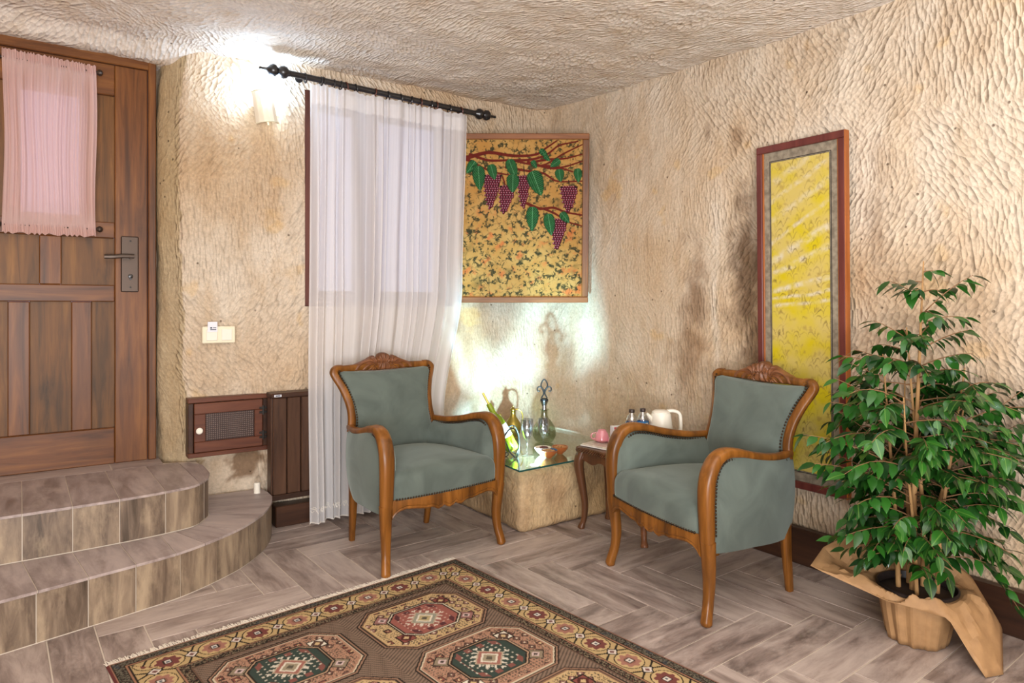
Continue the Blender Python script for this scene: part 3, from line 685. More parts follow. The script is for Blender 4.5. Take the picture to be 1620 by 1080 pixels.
# ------------------------------------------------------------------ things on the back wall
sc_ = thing('wall_sconce', 'cream parchment wall lamp beside the curtain rod', 'lamp', (1.005, 3.80, 2.275), 0)
SHT = sheer('sconce_parchment', C('e6dac4'), .995, .012)
def sconce_parts(root):
    a = np.linspace(math.radians(190), math.radians(350), 7); prof = [(.062, -.085), (.060, .085)]
    P = np.array([[(r*math.cos(t)*.95, r*math.sin(t)*1.1-.0, z) for (r, z) in prof] for t in a]); m = MB(); m.grid(P); sh = m.build('lamp_shade', SHT, root, 20)
    me = sh.data; set_uv(me, np.array([(i//2/6, i % 2) for i in range(14)], float))
    for zz, rr in ((-.085, .063), (.085, .061)):
        m = MB(); m.sweep([(rr*math.cos(t)*.95, rr*math.sin(t)*1.1, zz) for t in a], .003, .006, (0, 0, 1), 6); m.build('shade_rim', CREAMP, sh)
    m = MB(); m.box((-.035, -.012, -.05), (.035, .06, .05), .004); m.tube([(0, -.01, -.06), (0, -.03, -.08), (0, -.035, -.10)], .005, 8); m.build('back_plate', CREAMP, root)
    m = MB(); m.lathe([(0, -.03), (.012, -.028), (.018, -.01), (.018, .02), (.01, .04), (0, .043)], (0, -.034, .03), 14); m.build('bulb', BULB, root)
sconce_parts(sc_); sc_.rotation_euler = (0, math.radians(-9), 0)
point('sconce_light', (1.0, 3.745, 2.365), 9.0, (.48, .70, 1.0), .03)
sr = thing('wall_sconce', 'cream parchment wall lamp high on the tan wall past the plant', 'lamp', (2.93, .62, 2.16), -math.pi/2); sconce_parts(sr)
point('sconce_light', (2.875, .62, 2.235), 15, (.58, .78, 1.0), .022)

sw = thing('light_switch', 'cream double switch plate on the rough wall beside the door', 'switch', (.79, 3.878, 1.043))
m = MB(); m.box((-.083, -.008, -.045), (.083, .02, .045), .004); m.build('plate', CREAMP, sw)
m = MB(); m.box((-.064, -.014, -.031), (-.008, -.007, .031), .003); m.build('card_slot', WPLAS, sw)
m = MB(); m.box((.012, -.013, -.031), (.066, -.007, .031), .003); m.build('rocker', WPLAS, sw)
kc = thing('key_card', 'pale key card standing in the switch by the door', 'card', (.79, 3.878, 1.043))
m = MB(); m.box((-.058, -.0075-.010, .016), (-.010, -.0155, .070), .0005); m.build('card', PAPER, kc)
m = MB(); m.box((-.046, -.0182, .026), (-.016, -.0174, .031), 0); m.box((-.046, -.0182, .034), (-.036, -.0174, .042), 0); m.box((-.032, -.0182, .036), (-.016, -.0174, .040), 0); m.build('print', INK, kc)

ht = thing('wall_hatch', 'small brown wall cupboard with a woven cane door', 'cupboard', (0, 3.86, 0))
hx0, hx1, hz0, hz1 = .634, 1.038, .402, .712
def hbox(n_, lo, hi, mat=HATCHW, ch=.003, par=ht): m = MB(); m.box(lo, hi, ch); return m.build(n_, mat, par, 30)
hbox('frame', (hx0, -.012, hz1-.024), (hx1, .06, hz1)); hbox('frame', (hx0, -.012, hz0), (hx1, .06, hz0+.024)); hbox('frame', (hx0, -.012, hz0+.024), (hx0+.026, .06, hz1-.024), DARKW); hbox('frame', (hx1-.026, -.012, hz0+.024), (hx1, .06, hz1-.024), DARKW)
hd = bpy.data.objects.new('hatch_door', None); COL.objects.link(hd); hd.parent = ht
ax0, ax1, az0, az1 = hx0+.029, hx1-.029, hz0+.027, hz1-.027; gx0, gx1, gz0, gz1 = ax0+.055, ax1-.042, az0+.055, az1-.055
hbox('door_rail', (ax0, -.02, az1-.055), (ax1, .006, az1), HATCHW, .003, hd); hbox('door_rail', (ax0, -.02, az0), (ax1, .006, az0+.055), HATCHW, .003, hd)
hbox('door_stile', (ax0, -.0195, gz0), (gx0, .006, gz1), HATCHW, .003, hd); hbox('door_stile', (gx1, -.0195, gz0), (ax1, .006, gz1), HATCHW, .003, hd)
cane = MB()
for k in range(25):
    x = gx0+(gx1-gx0)*(k+.5)/25; cane.box((x-.0022, -.008, gz0), (x+.0022, -.005, gz1), 0)
for k in range(14):
    z = gz0+(gz1-gz0)*(k+.5)/14; cane.box((gx0, -.010, z-.0022), (gx1, -.007, z+.0022), 0)
o = cane.build('cane_mesh', CANE, hd, 0); o['kind'] = 'stuff'
hbox('backing', (gx0, .008, gz0), (gx1, .012, gz1), CANEBACK, 0, hd)
m = MB(); m.lathe([(0, 0), (.008, 0), (.007, .008), (.016, .014), (.017, .02), (.012, .025), (0, .026)], (ax0+.022, -.018, (az0+az1)/2-.012), 18, True, ((1, 0, 0), (0, 0, -1), (0, 1, 0))); tag(m.build('knob', WPLAS, hd), 'white porcelain knob')
for zz in (az0+.06, az1-.06):
    m = MB(); m.tube([(ax1+.002, -.022, zz-.025), (ax1+.002, -.022, zz+.025)], .005, 8)
    for s_ in (-1, 1): m.box((ax1+.002+min(0, s_*.020), -.0225, zz-.018), (ax1+.002+max(0, s_*.020), -.0195, zz-.006), .001); m.box((ax1+.002+min(0, s_*.020), -.0225, zz+.006), (ax1+.002+max(0, s_*.020), -.0195, zz+.018), .001)
    m.build('hinge', IRON, hd)

rad = thing('radiator', 'dark brown slatted radiator panel half behind the sheer curtain', 'radiator')
rz0, rz1 = .165, .728
m = MB(); m.box((1.02, 3.722, rz0), (1.86, 3.79, rz1-.02), .002); m.build('core', RADW, rad)
for k in range(11):
    a = 1.028+k*.0755; m = MB(); m.box((a, 3.700, rz0+.016), (a+.070, 3.7235, rz1-.026), .004); m.build('slat', RADW, rad)
m = MB(); m.box((1.015, 3.692, rz1-.026), (1.865, 3.795, rz1), .004); m.build('top_cap', DARKWX, rad); m = MB(); m.box((1.015, 3.694, rz0-.012), (1.865, 3.79, rz0+.016), .004); m.build('bottom_cap', DARKWX, rad)
m = MB(); m.box((1.03, 3.6905, rz1-.019), (1.068, 3.693, rz1-.007), .0005); b_ = m.build('badge', PAPER, rad); m = MB(); m.box((1.036, 3.6898, rz1-.016), (1.062, 3.6906, rz1-.010), 0); m.build('badge_print', INK, b_)
m = MB(); m.lathe([(0, 0), (.017, 0), (.017, .052), (.014, .056), (0, .057)], (.962, 3.775, .19), 18); o = m.build('plastic_cap', WPLAS); tag(o, 'small white plastic cap on the lower step beside the radiator', 'cap')

# ------------------------------------------------------------------ painting of grapes across the corner
def seg_d(x, y, pts):
    d = np.full(x.shape, 1e9); tt = np.zeros(x.shape); n = len(pts)-1
    for i in range(n):
        a = np.array(pts[i]); b = np.array(pts[i+1]); v = b-a; t = np.clip(((x-a[0])*v[0]+(y-a[1])*v[1])/(v @ v), 0, 1); q = np.hypot(x-a[0]-t*v[0], y-a[1]-t*v[1])
        tt = np.where(q < d, (i+t)/n, tt); d = np.minimum(d, q)
    return d, tt
def lin(h): return np.array(C(h)[:3])
def grape_art(x, y):
    P = np.stack([x*.01, y*.01, 0*x], -1); n = fbm(P*.9, 4); n2 = fbm(P*3+7, 4); w = np.stack([x+25*perlin(P*2), y+25*perlin(P*2+9)], -1)
    c = np.ones(x.shape+(3,))*lin('c99a56'); t = np.clip(n*1.2+.5, 0, 1)[..., None]; c = c*(1-t)+lin('d3ac6c')*t
    o = np.clip((fbm(P*1.7+50, 3)-.15)*3, 0, 1)[..., None]*np.clip((y-350)/300, .15, 1)[..., None]; c = c*(1-.75*o)+lin('d97842')*.75*o
    # crackle cells
    g = 34.0; d1 = np.full(x.shape, 1e9); d2 = d1.copy(); ix = np.floor(w[..., 0]/g); iy = np.floor(w[..., 1]/g)
    for a in (-1, 0, 1):
        for b in (-1, 0, 1):
            px = (ix+a+hash2(ix+a, iy+b))*g; py = (iy+b+hash2(ix+a, iy+b, 5))*g; d = np.hypot(w[..., 0]-px, w[..., 1]-py); d2 = np.where(d < d1, d1, np.minimum(d2, d)); d1 = np.minimum(d, d1)
    crack = np.clip(1.5-(d2-d1)/5.5, 0, 1)*np.clip(.45+n2*1.8+n*.8, 0, 1); c = c*(1-.85*crack[..., None])+lin('4a4a2c')*.85*crack[..., None]
    sp = np.clip((n2+fbm(P*7+3, 2)*.8-.19)*7, 0, 1)[..., None]; c = c*(1-.85*sp)+lin('3f4128')*.85*sp
    dk = np.clip((fbm(P*.8+80, 3)-.25)*2, 0, .6)[..., None]; c = c*(1-dk)+lin('7b6a3c')*dk
    def branch(pts, w0, w1, col='7c2a18'):
        nonlocal c
        d, t = seg_d(x, y, cr(np.array(pts, float), 6)); ww = w0+(w1-w0)*t+1.5*perlin(P*4); k = np.clip((ww-d)/2+.5, 0, 1)[..., None]; c = c*(1-k)+(lin(col)*(1+.35*perlin(P*6)[..., None]))*k
    for b in ([(0, 205), (90, 185), (200, 160), (340, 178), (470, 172), (540, 130), (600, 90)], [(90, 170), (200, 205), (330, 205), (430, 225), (520, 232), (640, 165), (750, 112)], [(330, 205), (450, 200), (540, 170), (610, 120), (720, 95)], [(430, 222), (540, 200), (640, 195), (745, 170)], [(430, 215), (560, 250), (650, 240), (745, 210)], [(300, 245), (420, 265), (520, 280), (600, 325), (745, 325)], [(520, 235), (620, 250), (690, 270)], [(60, 195), (140, 235), (220, 270), (320, 290)]):
        branch(b, 13 if b[0][0] == 0 else 8, 4)
    branch([(425, 455), (500, 485), (580, 480), (650, 505), (745, 522)], 9, 5); branch([(520, 485), (590, 515), (660, 560), (745, 585)], 7, 4); branch([(280, 300), (295, 345)], 5, 4); branch([(405, 240), (408, 300)], 3, 3, '3a2a1c'); branch([(668, 320), (672, 360)], 3, 3, '3a2a1c')
    branch([(0, 215), (30, 200), (80, 190)], 26, 15)
    def leaf(cx, cy, L, Wd, ang):
        nonlocal c; L *= 1.15; Wd *= 1.15
        ca, sa = math.cos(ang), math.sin(ang); u = ((x-cx)*ca+(y-cy)*sa)/L; v = (-(x-cx)*sa+(y-cy)*ca)/Wd
        uc = np.clip(u, -1, 1); wl = 1.05*(1-uc)**.75*(1+uc)**.38/1.35+.13*(np.abs(((uc*3.5) % 1)-.5)-.25)*(np.abs(uc) < .9); wl = np.where(np.abs(u) > 1, -1, wl); r = np.abs(v)/np.maximum(wl, .05)*.9; k = np.clip((wl-np.abs(v))*9+.5, 0, 1)[..., None]
        vein = (np.clip(1-np.abs(v)*18, 0, 1)+np.clip(1-np.abs(((u-np.abs(v)*.9)*5) % 1-.5)*7, 0, 1)*.8*(np.abs(v) > .04))*(r < .85)
        cc = lin('17622c')*(1+.7*perlin(P*5)[..., None]); vv_ = np.clip(vein, 0, 1)[..., None]*.6; cc = cc*(1-vv_)+lin('9fdcaa')*vv_; cc = cc*(1-.5*np.clip((r-.6)*3, 0, 1)[..., None]); c = c*(1-k)+cc*k
    def grapes(cx, top, wd, L, dx=0):
        nonlocal c
        r = 8.0; row = 0; yy = top; kk = np.clip((wd/2*np.clip(1-(y-top)/L, 0, 1)**.6+1-np.abs(x-cx-dx*(y-top)/L))/3, 0, 1)*(y > top-4)*(y < top+L); c = c*(1-kk[..., None])+lin('2c0a16')*kk[..., None]
        while yy < top+L:
            f = (yy-top)/L; hw = wd/2*(1-f)**.6*min(1, .72+f*3); nn = max(1, int(2*hw/(r*1.8))); off = 0 if row % 2 else r*.9
            for k in range(nn+1):
                gx = cx+dx*f-hw+k*r*1.8+off+2.2*math.sin(k*7.1+row*3.3)
                if gx > cx+dx*f+hw+2: continue
                s = (slice(max(0, int((gx-20-X0)/SX)), max(1, int((gx+20-X0)/SX)+1)), slice(max(0, int((yy-20-Y0)/SY)), max(1, int((yy+20-Y0)/SY)+1)))
                d = np.hypot(x[s]-gx, y[s]-yy); q = np.clip((r-d)/1.5, 0, 1)[..., None]; h = np.clip(1-np.hypot(x[s]-gx+2.5, y[s]-yy+2.5)/4.2, 0, 1)[..., None]
                cc = lin('7d1234')*(1.2-.85*np.clip(d/r, 0, 1)[..., None]**2)*(1-h*.9)+lin('f2c4d0')*h*.9; c[s] = c[s]*(1-q)+cc*q
            yy += r*1.6; row += 1
    X0, Y0, SX, SY = x[0, 0], y[0, 0], x[1, 0]-x[0, 0], y[0, 1]-y[0, 0]
    grapes(222, 292, 108, 195, -15); grapes(312, 355, 98, 165, -28); grapes(404, 298, 80, 190, 0); grapes(670, 358, 104, 150, -4); grapes(618, 548, 98, 180, -18)
    for a in ((95, 245, 38, 30, 2.2), (142, 308, 62, 40, 1.5), (222, 272, 40, 30, 1.3), (338, 255, 52, 34, 1.2), (340, 338, 46, 40, 1.6), (480, 338, 66, 50, 1.2), (522, 165, 28, 20, .8), (540, 192, 20, 16, .8), (588, 222, 30, 24, 2.5), (616, 292, 32, 30, 1.4), (466, 228, 22, 18, 1.0), (722, 292, 36, 26, 1.5), (455, 545, 62, 40, 1.6), (558, 578, 56, 36, 1.4), (648, 538, 34, 26, .9)): leaf(*a)
    return np.clip(c, 0, 1)
gp = thing('grape_painting', 'painting of red grapes on gold hung across the corner', 'painting')
PYD = 4.33
def px_plane(cx, cy): return ((720+cx/3.726-CX)/F*PYD, H+(HY-(200+cy/3.726))/F*PYD)
xa, zt_ = px_plane(10, 85); xb, zb_ = px_plane(748, 1004)
ctr = from_cam((xa+xb)/2, PYD); gp.location = (ctr[0], ctr[1], (zt_+zb_)/2); gp.rotation_euler = (math.radians(4.5), 0, -YAW)
hw, hh = (xb-xa)/2, (zt_-zb_)/2
nx, nz = 400, 500; gx = np.linspace(10, 748, nx); gy = np.linspace(85, 1004, nz); GXX, GYY = np.meshgrid(gx, gy, indexing='ij'); art = grape_art(GXX, GYY)
P = np.stack([-hw+2*hw*(GXX-10)/738, np.full(GXX.shape, -.004), hh-2*hh*(GYY-85)/919], -1); mb = MB(); mb.grid(P, flip=True); me = mb.mesh('canvas', PAINT, 180); set_col(me, (np.clip(art, 0, 1)**1.18*.72).reshape(-1, 3)); put('canvas', me, gp)
fw, fd = .042, .014
for nm, lo, hi, mt in (('frame_rail', (-hw-fw, -fd, hh), (hw+fw, .016, hh+fw*.9), FRAMEW), ('frame_rail', (-hw-fw, -fd, -hh-fw*.9), (hw+fw, .016, -hh), FRAMEW), ('frame_stile', (-hw-fw, -fd, -hh), (-hw, .016, hh), DOORV), ('frame_stile', (hw, -fd, -hh), (hw+fw, .016, hh), DOORV)):
    m = MB(); m.box(lo, hi, .004); m.build(nm, mt, gp, 30)
m = MB(); m.box((-hw, 0, -hh), (hw, .010, hh), 0); m.build('backing', FRAMEW, gp, 0)

# ------------------------------------------------------------------ tall marbled picture
yp = thing('marbled_picture', 'tall narrow yellow marbled paper picture in a red brown frame', 'picture', (2.922, 1.818, 1.158), 0); yp.rotation_euler = (0, math.radians(-.8), 0)
YH, ZH = .222, .815
def ybox(n_, lo, hi, mat, ch=.003): m = MB(); m.box(lo, hi, ch); return m.build(n_, mat, yp, 30)
# local: picture faces -x, width along y, height z
fo = ybox('frame_rail', (-.020, -YH, ZH-.034), (.018, YH, ZH), FRAMER); ybox('frame_rail', (-.020, -YH, -ZH), (.018, YH, -ZH+.034), FRAMER)
ybox('frame_stile', (-.020, -YH, -ZH+.034), (.018, -YH+.030, ZH-.034), FRAMER); ybox('frame_stile', (-.020, YH-.030, -ZH+.034), (.018, YH, ZH-.034), FRAMER)
tag(ybox('frame_edge', (-.0185, -YH-.003, -ZH), (.017, -YH+.0015, ZH), FRAMEO, .001), 'orange wood side of the frame')
ybox('frame_slip', (-.013, -YH+.030, -ZH+.034), (-.006, -YH+.036, ZH-.034), FRAMEO, .001); ybox('frame_slip', (-.013, YH-.036, -ZH+.034), (-.006, YH-.030, ZH-.034), FRAMEO, .001)
ybox('mat_board', (-.007, -YH+.03, -ZH+.034), (.010, YH-.03, ZH-.034), MATGREY, 0)
iy, iz = YH-.075, ZH-.085
ybox('mat_line', (-.0078, -iy-.009, -iz-.009), (-.006, iy+.009, iz+.009), LINE, 0); ybox('mat_line', (-.0082, -iy-.005, -iz-.005), (-.006, iy+.005, iz+.005), MATGREY, 0); ybox('mat_line', (-.0086, -iy-.002, -iz-.002), (-.006, iy+.002, iz+.002), LINE, 0)
def ebru(y, z):
    P = np.stack([y*8, z*8, 0*y], -1); n = fbm(P*.8, 4); n2 = fbm(P*3, 3); c = np.ones(y.shape+(3,))*lin('d6bf1e')
    up = smooth01((z-.05)/.5); t = np.clip(.45+n*1.5+.3*up, 0, 1)[..., None]; c = c*(1-.62*t)+lin('d3ba80')*.62*t
    for s0, sl, wd, am in ((.62, -.55, .014, .7), (.53, -.55, .02, .55), (.43, -.6, .012, .75), (.33, -.5, .022, .8), (.25, -.42, .018, .85), (.14, -.2, .014, .9), (.09, -.13, .009, .85), (.05, -.1, .010, .8), (.7, -.5, .02, .5)):
        d = np.abs(z-s0+sl*(y)+.012*perlin(P*1.2)); k = (np.clip(1.3-d/wd, 0, 1)*am*np.clip(.5+n2*1.3, .15, 1))[..., None]; c = c*(1-k)+lin('e0d8c8')*k
    # combed feather strokes
    col = np.floor(y*26+n*.8); f = (y*26+n*.8)-col; ph = z*26+hash2(col, 3)*1.0+np.where(col % 2 == 0, 1, -1)*0+1.2*(f-.5)**2*3+n2*.9; g = np.abs(ph-np.floor(ph)-.5)
    k = (np.clip(1.2-g/.13, 0, 1)*np.clip(.35+fbm(P*2+33, 2)*1.6, 0, 1))[..., None]; c = c*(1-.85*k)+lin('6f5a34')*.85*k
    k = (np.clip((n2-.28)*7, 0, 1)*.5)[..., None]; c = c*(1-k)+lin('a88b4a')*k
    return np.clip(c, 0, 1)
gy = np.linspace(iy, -iy, 100); gz = np.linspace(iz, -iz, 420); A, B = np.meshgrid(gy, gz, indexing='ij'); P = np.stack([np.full(A.shape, -.0090), A, B], -1)
mb = MB(); mb.grid(P, flip=True); me = mb.mesh('marbled_sheet', MARBLED, 180); set_col(me, (ebru(-A, B)*.80).reshape(-1, 3)); put('marbled_sheet', me, yp)

# ------------------------------------------------------------------ rug
RUGR = math.radians(6.4); RW, RL = 1.44, 2.25
rug = thing('rug', 'patterned oriental rug with octagon medallions and yellow flower border', 'rug', (1.612, 2.772, 0), RUGR)
def rug_art(u, v):          # u from the right edge, v from the back edge
    c = np.ones(u.shape+(3,))*lin('86684f'); dl = np.minimum(u, RW-u); dv = np.minimum(v, RL-v); d = np.minimum(dl, dv); t = np.where(dl < dv, v, u)
    P = np.stack([u*60, v*60, 0*u], -1); n = perlin(P*2.2); n1 = perlin(P*.5)
    def st(mask, col, a=1.0):
        nonlocal c
        m = (mask*a)[..., None]; c = c*(1-m)+lin(col)*m
    # inner field hatch
    hat = ((u+v)*62 % 1 < .45) if False else ((np.abs(u-.72)*44+v*70) % 1 < .42)
    st(hat, '4f3d30', .8)
    field = d > .212
    # medallions
    rows = [.415, .805, 1.195, 1.585, 1.975]
    for ci, uc in enumerate((.455, .985)):
        for ri, vc in enumerate(rows):
            green = (ci+ri) % 2 == 1; a = np.abs(u-uc); b = np.abs(v-vc); hu, hv = .218, .168
            o = np.maximum(np.maximum(a-hu, b-hv), (a+b-(hu+hv-.075))*.707)      # signed octagon distance
            if o.min() > 0: continue
            st((o < .016) & field, '2c241c'); st((o < .011) & field, '9a6a48'); st((o < .005) & field, '2f261d'); st(o < 0, 'c9b58e' if green else '8a5c3a'); st(o < -.005, 'b07752' if green else 'c79f55')
            inside_ = o < -.012
            # small floral fillings
            q = 0.040; iu = np.floor((u-uc)/q+.5); iv = np.floor((v-vc)/q+.5); lu = (u-uc)/q-iu; lv = (v-vc)/q-iv; h = hash2(iu+ci*7, iv+ri*13)
            r = np.abs(lu)+np.abs(lv); sq = np.maximum(np.abs(lu), np.abs(lv)); ring = (inside_ & (o > -.10))
            st(ring & (r < .46) & (r > .32) & (h < .5), '4c3326'); st(ring & (r < .32) & (h < .5), '7d4a3c' if green else '9b5a4c'); st(ring & (r < .14) & (h < .5), 'd8c49a')
            st(ring & (sq < .34) & (sq > .24) & (h > .8), '33291f'); st(ring & (sq < .24) & (h > .8), '8b3b2a'); st(ring & (sq < .10) & (h > .8), 'd3b069')
            st(ring & (((lu*3) % 1 < .4) & ((lv*3) % 1 < .4)) & (h > .5) & (h < .8), '4f4a3c', .85); st(ring & (np.abs(perlin(P*1.1+ri)) < .045), '4a382a', .8); st(ring & (n > .38), 'cdb587', .6)
            # corner tiles
            for su in (-1, 1):
                for sv in (-1, 1):
                    x = np.abs(u-uc-su*.135); y = np.abs(v-vc-sv*.085); s_ = np.maximum(x, y)
                    if (su*sv > 0): st(s_ < .030, '2f251c'); st(s_ < .025, 'd9cdb2' if green else '8e3a2c'); st((x+y < .026), '5b3a2c' if green else '5a1f18'); st(x+y < .012, 'cfa75e')
                    else: st(x+y < .040, '3a2d22'); st(x+y < .034, '9c5f54' if not green else '8f7a5a'); st(x+y < .018, 'c9a7a0'); st(x+y < .009, '4a3a30')
            a2, b2 = a, b; o2 = np.maximum(np.maximum(a2-.115, b2-.098), (a2+b2-(.213-.045))*.707)
            st(o2 < .018, '2f241c'); st(o2 < .013, 'c8b898' if not green else 'b58a5e'); st(o2 < .008, '30251c'); st(o2 < .002, '34473d' if green else 'a04a38')
            iz_ = o2 < -.004
            zig = np.abs(((u-uc)*38 % 2)-1); st(iz_ & (o2 > -.026) & (zig < .45), '8e4334' if green else '54222a', .9)
            dots = ((u-uc)*46 % 1 < .35) & ((v-vc)*46 % 1 < .35); st(iz_ & dots & (o2 < -.016), 'cfc0a4' if green else 'd2a78c', .8)
            rr = a2*1.0+b2*1.0; st(iz_ & (rr < .062), 'b39a76'); st(iz_ & (rr < .055), 'a65a45' if green else '8f8f78'); st(iz_ & (rr < .040), 'd6c9ae'); st(iz_ & (rr < .030), '9c8a66' if green else 'b7a05c'); st(iz_ & (rr < .014), '5d5340'); 
            hk = iz_ & (rr > .062) & (rr < .088) & ((np.abs(a2-b2)*60 % 2) < .55); st(hk, 'd6cbb2', .9)
    # borders from the edge inward
    st(d < .212, '6b4a33'); st(d < .206, '2a241c'); sp = (n > .05); st((d < .204) & (d > .176) & sp, '8a744f', .8); st((d < .204) & (d > .176) & (n < -.25), '7a3a2a', .8); st((d < .176), 'a5673c'); st(d < .171, '2f251c')
    st(d < .168, 'bf9a4e')
    # flower border
    pitch = .1505; k = np.floor(t/pitch); lt = t-(k+.5)*pitch; lc = d-.112
    r = np.hypot(lt, lc*1.08); th = np.arctan2(lc, lt); bd = (d < .168) & (d > .058); alt = (k % 2 == 0)
    st(bd & (r < .054), '3a2c1c'); st(bd & (r < .050), 'c9a355'); pet = .038+.005*np.cos(th*8); st(bd & (r < pet) & alt, '7e352b'); st(bd & (r < pet) & ~alt, 'a9644a'); st(bd & (r < .021) & ~alt, '7d4a34', .6)
    dm = np.maximum(np.abs(lt), np.abs(lc)); st(bd & (dm < .0135), '2e2620'); st(bd & (dm < .010), 'd6c7b4'); st(bd & (dm < .005), '54606c')
    l2 = t-np.round(t/pitch)*pitch; dd = np.abs(l2)+np.abs(lc); st(bd & (np.abs(np.abs(l2)*1.5+.010-np.abs(lc)*.8) < .006) & (np.abs(l2) < .036), '2b231a'); st(bd & (dd < .026), '2b231a'); st(bd & (dd < .020), 'd2bfae'); st(bd & (dd < .010), '7c4640')
    st((d < .058), '2f251c'); st(d < .054, 'a5673c'); st(d < .047, '2a241c'); st((d < .045) & (d > .014) & (n > .0), '6f6650', .85); st((d < .045) & (d > .014) & (n < -.22), '55382c', .9); st((d < .045) & (d > .014) & (n1 > .25), '33404a', .6)
    st(d < .012, 'a86a45'); st(d < .007, '6f2522'); c = c*(1+.16*n[..., None]); g = c.mean(-1, keepdims=True); return np.clip((c*.64+g*np.array([1.08, .99, .90])*.36)*.90, 0, 1)
nu, nv = 480, 640; uu = np.linspace(0, RW, nu); vv = np.linspace(0, RL, nv); A, B = np.meshgrid(uu, vv, indexing='ij')
zr = .007+.0012*fbm(np.stack([A*3, B*3, 0*A], -1), 2); ed = np.minimum(np.minimum(A, RW-A), np.minimum(B, RL-B)); zr = zr*smooth01(ed/.006)+.0008*(ed < .001)
P = np.stack([-A+.012*np.sin(B*2.1)*0, -B, zr], -1); mb = MB(); mb.grid(P); me = mb.mesh('pile', RUG, 180); set_col(me, rug_art(A, B).reshape(-1, 3)); put('pile', me, rug)
fr = MB(); random.seed(5)
for k in range(460):
    x = -RW*(k+.5)/460+random.uniform(-.001, .001); L = random.uniform(.020, .038); dx = random.uniform(-.008, .008)
    fr.sweep([(x, -.002, .004), (x+dx*.5, L*.5, .0045), (x+dx, L, .002)], .0017, .0012, (1, 0, 0), 4, 2.0)
o = fr.build('fringe', FRINGE, rug); o['kind'] = 'stuff'

